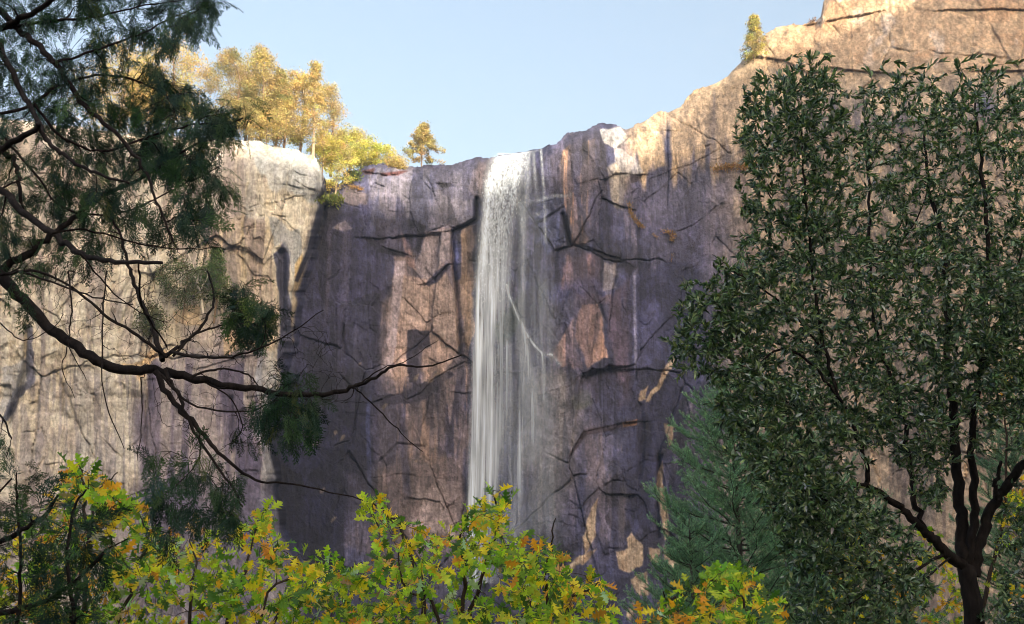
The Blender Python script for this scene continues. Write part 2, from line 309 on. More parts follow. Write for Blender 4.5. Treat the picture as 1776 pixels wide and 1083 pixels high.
def paint(px, py, left, d, xb, bench):
    """rock colours (stains, lichen, fresh scars, some painted-in shade) in photo sRGB, turned into albedo"""
    C = np.zeros(px.shape + (3,))
    def mix(col, m):
        m = np.clip(m, 0, 1)[..., None]; C[:] = C * (1 - m) + np.asarray(col, float) * m
    n1 = fbm(px / 70, py / 90, 6, 100); n2 = fbm(px / 28, py / 36, 5, 120); n3 = fbm(px / 9, py / 11, 4, 130)
    dr = 10 * (fbm(px / 120, py / 120, 3, 139) - .5)
    st = fbm((px + dr) / 13, py / 300, 5, 140); st2 = fbm((px + dr) / 36, py / 420, 5, 160); st3 = fbm(px / 5, py / 160, 4, 180)
    stA = fbm((px + dr) / 17, py / 150, 5, 151); stB = fbm((px + dr) / 24, py / 220, 5, 152)
    wxa = (fbm(px / 30, py / 44, 6, 211) - .5) * 2; wya = (fbm(px / 30, py / 44, 6, 212) - .5) * 2
    def zone(poly, soft, col, a, nz=0.0, wob=16):
        m = poly_mask(px + wob * wxa, py + wob * 1.2 * wya, poly, max(1.5, soft * .55))
        if nz: m = m * (1 - nz + nz * 1.6 * smooth(.42, .56, st))
        mix(col, m * a)
    def streak(poly, col, f, lo, a, soft=10):
        """crisp run-off bands inside an area"""
        mix(col, poly_mask(px + 8 * wxa, py + 10 * wya, poly, soft) * smooth(lo, lo + .05, f) * a)
    ALL = [(-900, -200), (2800, -200), (2800, 1400), (-900, 1400)]
    # ---- head wall
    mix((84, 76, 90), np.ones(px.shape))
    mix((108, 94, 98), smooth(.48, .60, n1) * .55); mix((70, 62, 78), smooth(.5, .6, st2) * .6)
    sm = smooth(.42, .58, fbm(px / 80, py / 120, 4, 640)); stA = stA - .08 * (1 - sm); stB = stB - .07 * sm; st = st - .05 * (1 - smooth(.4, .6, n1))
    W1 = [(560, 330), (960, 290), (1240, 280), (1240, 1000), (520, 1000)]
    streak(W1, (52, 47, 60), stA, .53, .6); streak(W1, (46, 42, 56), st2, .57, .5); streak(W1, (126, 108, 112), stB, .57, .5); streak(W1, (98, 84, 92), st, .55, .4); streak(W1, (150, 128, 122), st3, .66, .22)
    # warm bare granite between the stains, a painted deep shade and rainbow tint
    zone([(655, 470), (700, 440), (780, 430), (815, 480), (812, 700), (805, 930), (690, 960), (650, 820), (640, 640)], 8, (142, 117, 110), .8, .25)
    zone([(684, 486), (760, 488), (782, 520), (800, 600), (770, 640), (720, 650), (668, 650), (676, 540)], 5, (162, 132, 118), .85, .1)
    zone([(800, 400), (826, 380), (830, 480), (815, 620), (800, 600)], 4, (160, 128, 104), .8, .2)
    zone([(736, 400), (780, 396), (782, 440), (760, 470), (738, 490), (728, 440)], 4, (134, 112, 108), .8, .2)
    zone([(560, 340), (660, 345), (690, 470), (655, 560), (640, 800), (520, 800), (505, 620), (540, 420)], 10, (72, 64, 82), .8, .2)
    zone([(500, 650), (600, 660), (640, 740), (620, 900), (560, 980), (500, 950), (462, 860), (462, 720)], 26, (46, 44, 68), .85, .15)  # deep shade beside the buttress foot, painted in as indigo
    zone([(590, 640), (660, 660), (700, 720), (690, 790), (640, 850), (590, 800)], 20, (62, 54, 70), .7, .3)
    zone([(600, 820), (800, 800), (810, 960), (660, 980), (600, 940)], 18, (126, 104, 102), .7, .3)
    zone([(640, 292), (760, 292), (842, 280), (832, 330), (780, 345), (700, 350), (640, 340)], 8, (112, 102, 108), .7, .5)
    zone([(752, 292), (840, 282), (836, 345), (800, 350), (765, 330)], 6, (94, 82, 88), .8, .2)
    zone([(830, 276), (866, 270), (850, 330), (828, 350), (806, 330)], 6, (120, 98, 92), .7, .3)
    zone([(750, 330), (826, 345), (824, 378), (782, 398), (738, 400)], 5, (110, 98, 102), .8, .2)
    zone([(940, 262), (1040, 222), (1050, 300), (1040, 420), (990, 430), (945, 345)], 10, (98, 82, 86), .8, .3)
    zone([(938, 345), (986, 345), (978, 372), (982, 420), (950, 440), (930, 400)], 4, (92, 88, 104), .8, .1)
    zone([(972, 262), (990, 252), (1000, 330), (1016, 420), (990, 425), (976, 340)], 5, (152, 112, 86), .8, .5)
    zone([(1012, 250), (1028, 240), (1032, 340), (1020, 400), (1010, 330)], 4, (146, 112, 88), .6, .6)
    zone([(985, 440), (1040, 440), (1050, 500), (1020, 520), (970, 500)], 9, (150, 112, 106), .65, .3)
    zone([(1004, 530), (1036, 530), (1046, 560), (1050, 626), (1015, 640), (1000, 590)], 4, (178, 134, 112), .8, .1, 10)
    zone([(965, 600), (1000, 560), (1004, 640), (975, 640)], 6, (158, 122, 110), .7, .3)
    zone([(940, 505), (1000, 486), (1110, 474), (1110, 512), (1000, 526), (940, 526)], 16, (98, 92, 126), .5, .1)  # faint rainbow: bluish band here, reddish one next, tinted into the rock
    zone([(990, 518), (1060, 512), (1060, 530), (1000, 534)], 8, (140, 100, 94), .5, .1)
    zone([(1052, 520), (1100, 480), (1110, 700), (1080, 700), (1055, 600)], 10, (104, 78, 80), .65, .4)
    zone([(1090, 500), (1180, 420), (1230, 440), (1200, 700), (1120, 900), (1080, 940), (1090, 700)], 18, (74, 66, 84), .8, .25)
    zone([(1100, 310), (1290, 255), (1300, 480), (1180, 460), (1110, 420)], 12, (98, 86, 98), .75, .3)
    zone([(920, 640), (1010, 660), (1010, 760), (980, 900), (930, 940), (900, 800)], 20, (124, 110, 106), .7, .3)
    zone([(985, 690), (1000, 676), (1024, 684), (1030, 702), (1010, 712), (990, 706)], 9, (122, 122, 92), .5)
    zone([(1000, 760), (1050, 745), (1090, 760), (1060, 830), (1000, 850)], 14, (104, 94, 108), .6, .4)
    # run-off bands, and shade painted under ledges and into cracks
    zone([(744, 402), (781, 400), (783, 440), (744, 490), (716, 470), (730, 430)], 3, (130, 114, 114), .85, .1, 6)
    zone([(690, 488), (742, 496), (776, 466), (792, 520), (796, 600), (744, 566), (700, 570)], 3, (156, 130, 118), .85, .1, 8)
    zone([(686, 455), (702, 455), (684, 640), (660, 640)], 3, (152, 134, 138), .7, .25, 6)
    zone([(700, 346), (824, 346), (822, 376), (782, 397), (745, 396), (704, 380)], 3, (116, 106, 114), .8, .2, 6)
    zone([(640, 640), (700, 690), (790, 650), (808, 760), (800, 930), (700, 950), (650, 860)], 8, (134, 112, 106), .55, .4, 18)
    zone([(720, 850), (800, 840), (806, 930), (730, 940)], 6, (142, 122, 116), .6, .2, 12)
    zone([(1096, 560), (1140, 520), (1160, 620), (1120, 690), (1100, 690)], 5, (90, 80, 98), .6, .2, 10)
    zone([(1016, 760), (1100, 742), (1108, 800), (1064, 826), (1020, 850), (1004, 820)], 4, (112, 102, 118), .7, .3, 8)
    zone([(1090, 740), (1140, 740), (1140, 900), (1100, 930), (1070, 850)], 6, (84, 76, 98), .6, .3, 8)
    zone([(1130, 310), (1260, 258), (1270, 330), (1200, 372), (1120, 380)], 5, (108, 98, 110), .6, .2, 8)
    zone([(930, 640), (990, 650), (1000, 760), (960, 860), (920, 860)], 14, (132, 120, 116), .6, .3, 14)
    streak([(700, 640), (815, 640), (812, 800), (680, 800)], (152, 120, 102), st, .50, .7); streak([(690, 660), (800, 660), (790, 790), (690, 800)], (70, 58, 68), stA, .52, .7)
    streak([(640, 300), (830, 300), (830, 400), (640, 400)], (116, 106, 110), stB, .55, .45); streak([(950, 260), (1060, 230), (1060, 420), (950, 420)], (70, 60, 66), st, .52, .6)
    streak([(985, 430), (1110, 440), (1110, 700), (985, 700)], (74, 60, 68), stB, .55, .35); streak([(1010, 740), (1110, 740), (1110, 940), (1010, 940)], (132, 112, 112), stA, .55, .55)
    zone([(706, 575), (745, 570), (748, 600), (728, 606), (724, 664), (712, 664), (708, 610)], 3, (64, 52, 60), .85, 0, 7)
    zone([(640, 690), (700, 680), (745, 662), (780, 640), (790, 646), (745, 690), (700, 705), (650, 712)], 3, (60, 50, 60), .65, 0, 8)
    zone([(738, 494), (776, 456), (782, 462), (760, 490), (744, 498)], 2, (40, 36, 58), .6, 0, 3)  # from here dark slivers paint shade under ledge lips and in cracks
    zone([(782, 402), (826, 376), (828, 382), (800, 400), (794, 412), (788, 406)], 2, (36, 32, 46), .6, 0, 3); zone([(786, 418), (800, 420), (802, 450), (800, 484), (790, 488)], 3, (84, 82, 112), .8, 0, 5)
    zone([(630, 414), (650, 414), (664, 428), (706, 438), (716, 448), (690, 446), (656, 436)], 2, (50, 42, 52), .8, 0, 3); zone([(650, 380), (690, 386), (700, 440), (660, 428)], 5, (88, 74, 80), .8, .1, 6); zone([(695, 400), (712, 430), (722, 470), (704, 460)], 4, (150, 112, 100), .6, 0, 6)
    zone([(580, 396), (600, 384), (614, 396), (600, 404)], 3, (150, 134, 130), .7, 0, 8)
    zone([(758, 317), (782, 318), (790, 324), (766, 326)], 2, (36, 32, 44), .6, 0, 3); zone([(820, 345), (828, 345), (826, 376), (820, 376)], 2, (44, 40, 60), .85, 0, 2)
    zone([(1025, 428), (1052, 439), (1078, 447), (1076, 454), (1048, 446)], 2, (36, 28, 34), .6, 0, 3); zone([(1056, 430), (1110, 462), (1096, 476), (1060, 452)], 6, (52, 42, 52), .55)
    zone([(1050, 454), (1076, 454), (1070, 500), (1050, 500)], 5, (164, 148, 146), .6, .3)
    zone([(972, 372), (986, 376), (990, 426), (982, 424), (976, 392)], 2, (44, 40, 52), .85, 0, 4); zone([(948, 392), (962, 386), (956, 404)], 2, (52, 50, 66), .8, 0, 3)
    zone([(862, 560), (890, 520), (900, 560), (880, 600), (868, 590)], 8, (84, 98, 70), .6)
    for x0, x1, y0, y1, w, col, a in ((690, 674, 455, 650, 5, (172, 150, 150), .55), (640, 640, 690, 860, 4, (96, 96, 126), .6), (1060, 1056, 470, 520, 5, (150, 138, 146), .5), (1100, 1104, 470, 640, 3, (136, 130, 148), .55),
        (1160, 1150, 540, 700, 5, (66, 58, 76), .6), (725, 720, 600, 700, 8, (70, 58, 66), .6), (600, 590, 380, 700, 9, (100, 84, 92), .5), (655, 650, 400, 800, 7, (66, 56, 72), .55),
        (1000, 1012, 340, 440, 3, (60, 52, 58), .6), (950, 955, 270, 420, 6, (92, 86, 96), .5), (1046, 1046, 240, 340, 7, (80, 68, 70), .6), (1120, 1118, 720, 930, 10, (56, 50, 70), .6), (1080, 1076, 840, 950, 7, (128, 108, 102), .5),
        (1040, 1044, 760, 860, 4, (132, 116, 122), .5), (770, 764, 640, 780, 7, (132, 108, 96), .6), (745, 748, 660, 740, 7, (72, 58, 64), .6), (700, 704, 700, 860, 7, (84, 72, 84), .6), (572, 566, 380, 560, 4, (120, 100, 104), .5), (618, 614, 560, 690, 4, (112, 96, 104), .5)):
        t = np.clip((py - y0) / (y1 - y0), 0, 1); xc = x0 + (x1 - x0) * t + 8 * (fbm(py / 60 + x0, py * 0 + 3.3, 3, 300) - .5)
        mix(col, a * np.exp(-((px - xc) / w) ** 4) * smooth(y0 - 10, y0 + 14, py) * smooth(y1 + 30, y1 - 30, py) * (.5 + st3))
    C[:] = C * np.clip(C.mean(-1, keepdims=True) / 100, .4, 1.6) ** .65
    ph, pe = cells((px + 16 * wxa) / 66, (py + 20 * wya) / 100, 731); ph2, pe2 = cells((px + 10 * wxa) / 24, (py + 12 * wya) / 36, 741)
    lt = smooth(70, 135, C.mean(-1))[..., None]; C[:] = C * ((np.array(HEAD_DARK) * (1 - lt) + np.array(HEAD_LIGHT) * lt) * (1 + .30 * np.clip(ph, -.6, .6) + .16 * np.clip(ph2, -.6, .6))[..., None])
    # ---- the right-hand wall behind the trees and the pale bench above
    rt = smooth(1210, 1330, px + 60 * (n1 - .5)) * smooth(-20, 30, py - bench + 0)
    mix((198, 170, 138), rt); mix((158, 138, 120), rt * smooth(.5, .56, stB) * .6); mix((212, 188, 156), rt * smooth(.54, .6, st) * .5); mix((120, 100, 92), rt * smooth(.56, .62, stA) * .5)
    upm = smooth(26, -26, py - bench + 24 * (n2 - .5) + 190 * (stA - .5)) * smooth(1060, 1110, px)
    mix((205, 176, 142), upm); mix((172, 148, 122), upm * smooth(.48, .6, n1) * .7)
    mix((118, 104, 96), upm * smooth(.50, .56, stA) * .85 * smooth(-90, -6, py - bench)); mix((146, 128, 112), upm * smooth(.5, .58, st2) * .6 * smooth(-110, -20, py - bench))
    mix((196, 168, 130), upm * smooth(-50, -110, py - bench) * .6)
    org = smooth(150, 96, py + 34 * (n1 - .5)) * smooth(1290, 1420, px)
    mix((208, 174, 136), org * upm); mix((216, 190, 158), org * smooth(.5, .6, n2) * .3); mix((196, 154, 114), org * smooth(.52, .62, fbm(px / 60, py / 24, 5, 400)) * .6)
    mix((232, 214, 196), org * smooth(.64, .68, n2) * .6); mix((170, 122, 86), org * smooth(.6, .66, n3) * .2)
    # light block right of the lip
    zone([(1040, 224), (1075, 222), (1092, 240), (1070, 258), (1050, 250)], 3, (178, 174, 170), .9, 0, 6); zone([(1066, 256), (1084, 258), (1104, 280), (1116, 302), (1086, 304), (1070, 300)], 3, (170, 164, 160), .85, .1, 6)
    zone([(1082, 236), (1150, 232), (1156, 290), (1130, 302), (1110, 280)], 7, (176, 152, 124), .8, .5, 8)
    zone([(1052, 290), (1070, 280), (1086, 306), (1080, 366), (1066, 360), (1056, 330)], 4, (188, 174, 156), .8, .25, 6)
    zone([(1090, 238), (1096, 234), (1074, 256), (1066, 258)], 2, (60, 52, 52), .8, 0, 2); zone([(1092, 302), (1116, 303), (1104, 316), (1094, 318)], 2, (54, 44, 48), .85, 0, 3)
    # ---- left buttress
    K = C.copy(); C[:] = 0
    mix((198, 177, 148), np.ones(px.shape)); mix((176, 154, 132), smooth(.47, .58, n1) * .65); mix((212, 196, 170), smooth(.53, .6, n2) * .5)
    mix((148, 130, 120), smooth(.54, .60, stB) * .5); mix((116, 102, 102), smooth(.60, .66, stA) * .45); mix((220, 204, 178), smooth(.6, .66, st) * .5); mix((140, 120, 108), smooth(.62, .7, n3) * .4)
    zone([(430, 250), (500, 262), (562, 282), (566, 330), (556, 372), (545, 360), (500, 330), (470, 330)], 6, (172, 166, 156), .8, .1)
    zone([(350, 384), (430, 376), (480, 400), (480, 620), (430, 640), (400, 480)], 9, (176, 150, 122), .8, .3)
    streak([(340, 384), (480, 376), (484, 640), (400, 640)], (132, 112, 100), st, .50, .75, 6); streak([(340, 384), (480, 376), (484, 640), (400, 640)], (206, 180, 142), st3, .52, .6, 6)
    zone([(390, 420), (410, 400), (416, 600), (404, 620)], 3, (112, 98, 94), .6, .3, 7)
    zone([(478, 436), (496, 420), (506, 440), (500, 500), (508, 540), (504, 640), (482, 640), (484, 520)], 3, (48, 48, 70), .9, .1, 6)  # shade inside the crevice, painted as a dark slot
    zone([(466, 376), (484, 378), (506, 400), (522, 396), (524, 450), (508, 480), (502, 440), (492, 420), (478, 424)], 3, (158, 152, 144), .8, .1, 6)
    zone([(512, 460), (524, 440), (528, 460), (520, 560), (512, 650), (504, 640), (506, 540)], 3, (196, 160, 108), .85, .35, 5)
    zone([(532, 380), (554, 372), (550, 420), (530, 470), (522, 470)], 3, (176, 154, 128), .7, .3, 5)
    zone([(552, 360), (560, 368), (540, 440), (516, 490), (510, 486), (534, 430)], 2, (36, 36, 50), .85, 0, 4)  # shade of the upper crack painted along it
    zone([(250, 640), (330, 610), (460, 600), (470, 700), (470, 960), (330, 960), (250, 900), (230, 740)], 22, (112, 98, 104), .8, .4); streak([(240, 640), (470, 600), (470, 960), (240, 900)], (76, 66, 82), stB, .52, .7)
    zone([(300, 560), (370, 580), (460, 590), (440, 630), (330, 640)], 9, (140, 122, 114), .6, .2)
    zone([(450, 600), (480, 620), (470, 700), (480, 800), (500, 920), (480, 960), (452, 900), (450, 720)], 6, (160, 156, 152), .65, .3)
    zone([(300, 340), (330, 312), (360, 310), (390, 322), (350, 350), (320, 380)], 4, (146, 130, 114), .75)
    zone([(210, 630), (262, 610), (290, 616), (240, 650)], 3, (206, 166, 118), .8); zone([(300, 540), (348, 534), (350, 570), (300, 572)], 4, (200, 162, 118), .6); zone([(380, 590), (420, 574), (440, 600), (390, 606)], 3, (200, 162, 114), .6)
    zone([(48, 560), (60, 560), (56, 640), (30, 720), (10, 740), (4, 730), (36, 660)], 3, (76, 74, 88), .8); zone([(0, 640), (40, 620), (30, 700), (0, 720)], 6, (150, 144, 142), .6)
    zone([(0, 300), (100, 300), (140, 360), (60, 440), (0, 440)], 12, (176, 160, 140), .5)
    zone([(120, 640), (200, 630), (240, 800), (200, 860), (130, 860)], 18, (190, 174, 154), .6, .4); streak([(60, 640), (240, 640), (240, 900), (60, 900)], (128, 116, 116), st3, .56, .5)
    zone([(225, 850), (520, 840), (540, 1120), (200, 1120)], 26, (92, 82, 92), .8, .2); zone([(-60, 880), (240, 860), (240, 1120), (-60, 1120)], 30, (140, 124, 114), .7, .3)  # first zone paints deep shade behind the oaks; second is grey-brown rock
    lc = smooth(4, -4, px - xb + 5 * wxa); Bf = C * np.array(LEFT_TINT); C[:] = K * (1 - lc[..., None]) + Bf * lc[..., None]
    # ---- scars of fresh rock
    for poly in ([(1024, 880), (1036, 864), (1032, 905), (1032, 930), (1016, 962), (1010, 930)], [(966, 1012), (990, 980), (1012, 962), (1034, 954), (1022, 972), (1000, 986), (980, 1012)], [(1155, 735), (1171, 736), (1167, 772), (1161, 772)],
        [(1144, 812), (1149, 800), (1149, 840), (1157, 870), (1158, 935), (1152, 938), (1142, 880), (1136, 850)], [(1068, 955), (1090, 950), (1088, 930), (1096, 920), (1102, 938), (1115, 945), (1112, 980), (1090, 992), (1074, 984)],
        [(1118, 696), (1140, 664), (1150, 640), (1172, 612), (1170, 630), (1142, 676), (1124, 698)], [(1094, 1002), (1122, 992), (1126, 1036), (1104, 1030)], [(1086, 1062), (1100, 1036), (1102, 1060), (1092, 1070)], [(1150, 950), (1178, 956), (1172, 1006), (1150, 990)],
        [(1110, 675), (1124, 668), (1118, 690), (1106, 692)], [(1124, 950), (1146, 955), (1140, 980), (1126, 975)], [(1186, 930), (1206, 920), (1204, 980), (1190, 970)], [(1264, 650), (1286, 620), (1290, 690), (1272, 700)]):
        m = poly_mask(px + 5 * wxa + 4 * (n3 - .5), py + 14 * (st - .5) + 6 * wya, poly, 1.8); mix((200, 174, 142), m * .9); mix((168, 138, 110), m * smooth(.5, .56, st3) * .7); mix((226, 204, 172), m * smooth(.54, .6, n3) * .5)
    zone([(986, 796), (1000, 768), (1012, 747), (1050, 738), (1104, 728), (1104, 735), (1052, 747), (1016, 757), (1004, 774)], 2, (50, 36, 42), .6, 0, 3)  # shade under the long ledge painted dark along its lip
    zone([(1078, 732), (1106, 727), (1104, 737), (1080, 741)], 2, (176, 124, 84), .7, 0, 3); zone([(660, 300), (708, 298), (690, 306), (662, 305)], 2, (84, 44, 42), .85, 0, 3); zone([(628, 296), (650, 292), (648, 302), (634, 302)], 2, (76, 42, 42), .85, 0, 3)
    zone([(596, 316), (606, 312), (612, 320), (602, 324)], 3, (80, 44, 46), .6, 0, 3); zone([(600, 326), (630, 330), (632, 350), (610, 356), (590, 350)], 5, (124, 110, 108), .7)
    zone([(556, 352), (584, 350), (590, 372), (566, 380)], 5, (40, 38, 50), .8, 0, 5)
    for x, y, r in ((625, 632, 3), (720, 800, 3), (648, 920, 3), (560, 850, 4), (630, 660, 3), (550, 770, 3), (580, 750, 4), (668, 705, 4), (592, 760, 5), (724, 655, 4), (748, 660, 4), (756, 652, 3), (580, 900, 3)):
        mix((170, 146, 112), .6 * smooth(r + 1, r - 2, np.hypot(px - x + 16 * (n2 - .5) + (py - y) * .5, (py - y) * .7 + 10 * (n3 - .5))))
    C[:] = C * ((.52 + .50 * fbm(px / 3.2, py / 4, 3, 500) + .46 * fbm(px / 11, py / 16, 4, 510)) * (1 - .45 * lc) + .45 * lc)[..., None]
    return lin(C) * ALB

HEAD_DARK = (.90, 1.0, 1.16)
HEAD_LIGHT = (.97, 1.01, 1.02)
LEFT_TINT = (1.13, 1.18, 1.22)
ALB = np.array([.79, .84, .99])
def build_cliff():
    cols = np.r_[np.arange(-900, -40, 10), np.arange(-40, 220, 2.0), np.arange(220, 1340, 1.5), np.arange(1340, 1820, 2.2), np.arange(1820, 2800, 10)]
    t = np.r_[np.linspace(0, .76, 560)[:-1], np.linspace(.76, 1, 50)]
    rim = rim_of(cols) + 5 * (fbm(cols / 14, cols * 0, 4, 55) - .5) + 2.2 * (np.floor(6 * fbm(cols / 26, cols * 0 + 9, 3, 56)) - 3) * (np.abs(cols - 900) > 50)
    py = rim[None, :] + (1300 - rim[None, :]) * t[:, None]; px = np.broadcast_to(cols[None], py.shape)
    px = np.ascontiguousarray(px)
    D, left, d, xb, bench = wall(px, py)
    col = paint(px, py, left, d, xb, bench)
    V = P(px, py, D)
    # the ground above: behind the rim
    back = np.array([1, 2.5, 5, 9, 15, 24, 40, 70, 120, 200.])[::-1]
    top = V[0]; Lr = []; Lc = []
    for b in back:
        q = top.copy(); q[:, 1] += b; q[:, 0] *= 1 + b / 400; q[:, 2] += b * .045 + .5 * (fbm(cols / 40, cols * 0 + b, 3, 66) - .5) * min(b, 6) / 3 - .35 * min(b, 3); Lr.append(q)
        Lc.append(np.clip(col[0] * .9, 0, 1))
    V = np.concatenate([np.array(Lr), V]); col = np.concatenate([np.array(Lc), col])
    n, m = V.shape[:2]; i = np.arange(n - 1)[:, None] * m + np.arange(m - 1)[None]
    q = np.stack([i, i + m, i + m + 1, i + 1], -1).reshape(-1, 4)
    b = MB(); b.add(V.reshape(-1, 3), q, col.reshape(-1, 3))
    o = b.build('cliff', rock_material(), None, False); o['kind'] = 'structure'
    o['label'] = 'granite cliff with dark water stained head wall and pale tan buttresses'
    return o
build_cliff()
def on_wall(px, py, off=0.0):
    px = np.atleast_1d(np.asarray(px, float)); py = np.atleast_1d(np.asarray(py, float))
    D = wall(px.copy(), py.copy())[0]
    return P(px, py, D - off)

# ================================================================== GROUND, RIDGE BEHIND THE VIEWER
def build_ground():
    r = np.r_[0, np.geomspace(1.5, 1500, 60)]; a = np.linspace(0, 2 * pi, 97)
    X = r[:, None] * np.sin(a)[None]; Y = r[:, None] * np.cos(a)[None]
    Z = -15 * smooth(14, 60, Y) * smooth(400, 200, np.abs(X)) + 1.5 * (fbm(X / 40, Y / 40, 4, 7) - .5) * smooth(3, 40, r)[:, None] + .25 * (fbm(X / 2, Y / 2, 3, 8) - .5) - .1
    V = np.stack([X, Y, Z], -1); n, m = Z.shape
    i = np.arange(n - 1)[:, None] * m + np.arange(m - 1)[None]
    b = MB(); b.add(V.reshape(-1, 3), np.stack([i, i + m, i + m + 1, i + 1], -1).reshape(-1, 4))
    o = b.build('ground', earth_material('forest_floor', (.06, .045, .03), (.13, .10, .065), .8), None, True); o['kind'] = 'structure'
build_ground()
RIDGE_R = 460.0
RIDGE_Z = 81.0 + (165 + RIDGE_R) * tan(SUN_EL)
def build_ridge():
    u = np.r_[np.linspace(-1100, -330, 40), np.linspace(-320, 300, 125), np.linspace(310, 1100, 40)]; hgt = RIDGE_Z - 2 + 5 * (fbm(u / 90, u * 0, 4, 91) - .5) + 26 * smooth(-92, -122, u)
    prof = [(-700, -40), (-420, .22), (-200, .6), (-60, .93), (0, 1.0), (60, .96), (300, .6), (800, -40)]
    sx, sy = sin(SUN_AZ), cos(SUN_AZ); rows = []
    for s, k in prof:
        z = hgt * k if k >= 0 else np.full(u.shape, -40.0)
        jit = 18 * (fbm(u / 150, u * 0 + s, 3, 92) - .5) if k not in (1.0,) else 0
        rr = RIDGE_R + s * .45 + jit
        rows.append(np.stack([sx * rr + u * sy, sy * rr - u * sx, z], -1))
    V = np.array(rows); n, m = V.shape[:2]; i = np.arange(n - 1)[:, None] * m + np.arange(m - 1)[None]
    b = MB(); b.add(V.reshape(-1, 3), np.stack([i, i + m, i + m + 1, i + 1], -1).reshape(-1, 4))
    o = b.build('ridge', earth_material('ridge_rock', (.12, .12, .09), (.34, .30, .25), .02)); o['kind'] = 'structure'
build_ridge()
def build_haze():
    z0, z1, r = -18.0, RIDGE_Z + 40, 1600.0
    v = [(x, y, z) for z in (z0, z1) for x, y in ((-r, -r), (r, -r), (r, r), (-r, r))]
    m, nt, N, L = new_mat('pale_air'); pv = nd(nt, 'ShaderNodeVolumePrincipled'); pv.inputs['Color'].default_value = (.80, .88, 1.0, 1); pv.inputs['Density'].default_value = HAZE; pv.inputs['Anisotropy'].default_value = .2
    o = nd(nt, 'ShaderNodeOutputMaterial'); L.new(pv.outputs[0], o.inputs['Volume'])
    b = MB(); b.add(v, np.array([(0, 3, 2, 1), (4, 5, 6, 7), (0, 1, 5, 4), (1, 2, 6, 5), (2, 3, 7, 6), (3, 0, 4, 7)])); ob = b.build('haze', m); ob['kind'] = 'stuff'
if HAZE > 0: build_haze()

# ================================================================== WATERFALL
STR = [  # path, width (px) at start and end, strength
    ([(872, 266), (852, 318), (842, 400), (834, 500), (829, 620), (826, 720), (822, 820), (818, 1010)], 9, 6, .95), ([(884, 264), (868, 330), (860, 420), (856, 520), (850, 640), (842, 760), (836, 880), (832, 1010)], 20, 12, .55),
    ([(905, 262), (886, 330), (878, 430), (872, 520), (872, 620), (866, 740), (858, 860), (850, 1010)], 14, 11, .30), ([(852, 430), (853, 560), (852, 660), (850, 760), (848, 900)], 5, 4, .5), ([(834, 560), (826, 660), (817, 780), (814, 960)], 3, 4, .55),
    ([(900, 262), (893, 300), (890, 350)], 10, 8, .45), ([(938, 257), (941, 300), (944, 350), (946, 420)], 1.6, 2.6, .4), ([(925, 259), (928, 310), (934, 350)], 2, 3, .22), ([(915, 260), (914, 330), (906, 400)], 5, 5, .3),
    ([(902, 350), (908, 400), (906, 480), (902, 560), (906, 660), (902, 780), (896, 960)], 5, 9, .34), ([(880, 600), (884, 700), (882, 840), (876, 980)], 8, 11, .20), ([(912, 330), (926, 420), (924, 560), (918, 700), (912, 900)], 22, 34, .11), ([(945, 500), (948, 700), (940, 930)], 16, 34, .08),
    ([(866, 462), (884, 515), (903, 562), (924, 596), (941, 614), (944, 650), (943, 694)], 2.4, 1.8, .6), ([(906, 562), (914, 600), (924, 680), (922, 800)], 4, 10, .3), ([(940, 613), (958, 616), (970, 632)], 1.8, 2.4, .42), ([(948, 690), (954, 800), (950, 900)], 5, 14, .10),
    ([(906, 352), (930, 349), (958, 341), (990, 338)], 2.2, 2, .3), ([(904, 380), (926, 374), (950, 366)], 1.8, 2, .28), ([(864, 267), (900, 262), (938, 257)], 3.0, 2.2, .8), ([(700, 470), (690, 520)], 1, 1, 0)]
def water_density(px, py, sel):
    a = np.zeros(px.shape)
    for k in sel:
        pts, w0, w1, s = STR[k]; dist, u = line_dist(px, py, pts)
        e = np.clip(np.minimum(1, 1.0), 0, 1)
        a = 1 - (1 - a) * (1 - s * np.exp(-(dist / (w0 + (w1 - w0) * u)) ** 2) * e)
    return a
def water_material():
    m, nt, N, L = new_mat('falling_water'); tc = nd(nt, 'ShaderNodeTexCoord').outputs['Object']
    at = nd(nt, 'ShaderNodeAttribute', attribute_name='tint'); sp = nd(nt, 'ShaderNodeSeparateColor'); L.new(at.outputs['Color'], sp.inputs[0])
    long_ = maprange(nt, noise(nt, tc, 1.0, 5, .6, (2.2, .35, .06)), .33, .67, .28, 1.4)
    grain = maprange(nt, noise(nt, tc, 1.0, 5, .75, (2.6, 1.0, 1.0)), .36, .64, .25, 1.5)
    mx = nd(nt, 'ShaderNodeMix'); L.new(sp.outputs['Green'], mx.inputs[0]); L.new(long_, mx.inputs[2]); L.new(grain, mx.inputs[3])
    a = nd(nt, 'ShaderNodeMath', operation='MULTIPLY', use_clamp=True); L.new(sp.outputs['Red'], a.inputs[0]); L.new(mx.outputs[0], a.inputs[1])
    df = nd(nt, 'ShaderNodeBsdfDiffuse'); df.inputs[0].default_value = (.66, .75, .90, 1)
    tr = nd(nt, 'ShaderNodeBsdfTransparent'); ms = nd(nt, 'ShaderNodeMixShader'); L.new(a.outputs[0], ms.inputs[0]); L.new(tr.outputs[0], ms.inputs[1]); L.new(df.outputs[0], ms.inputs[2])
    o = nd(nt, 'ShaderNodeOutputMaterial'); L.new(ms.outputs[0], o.inputs[0]); return m
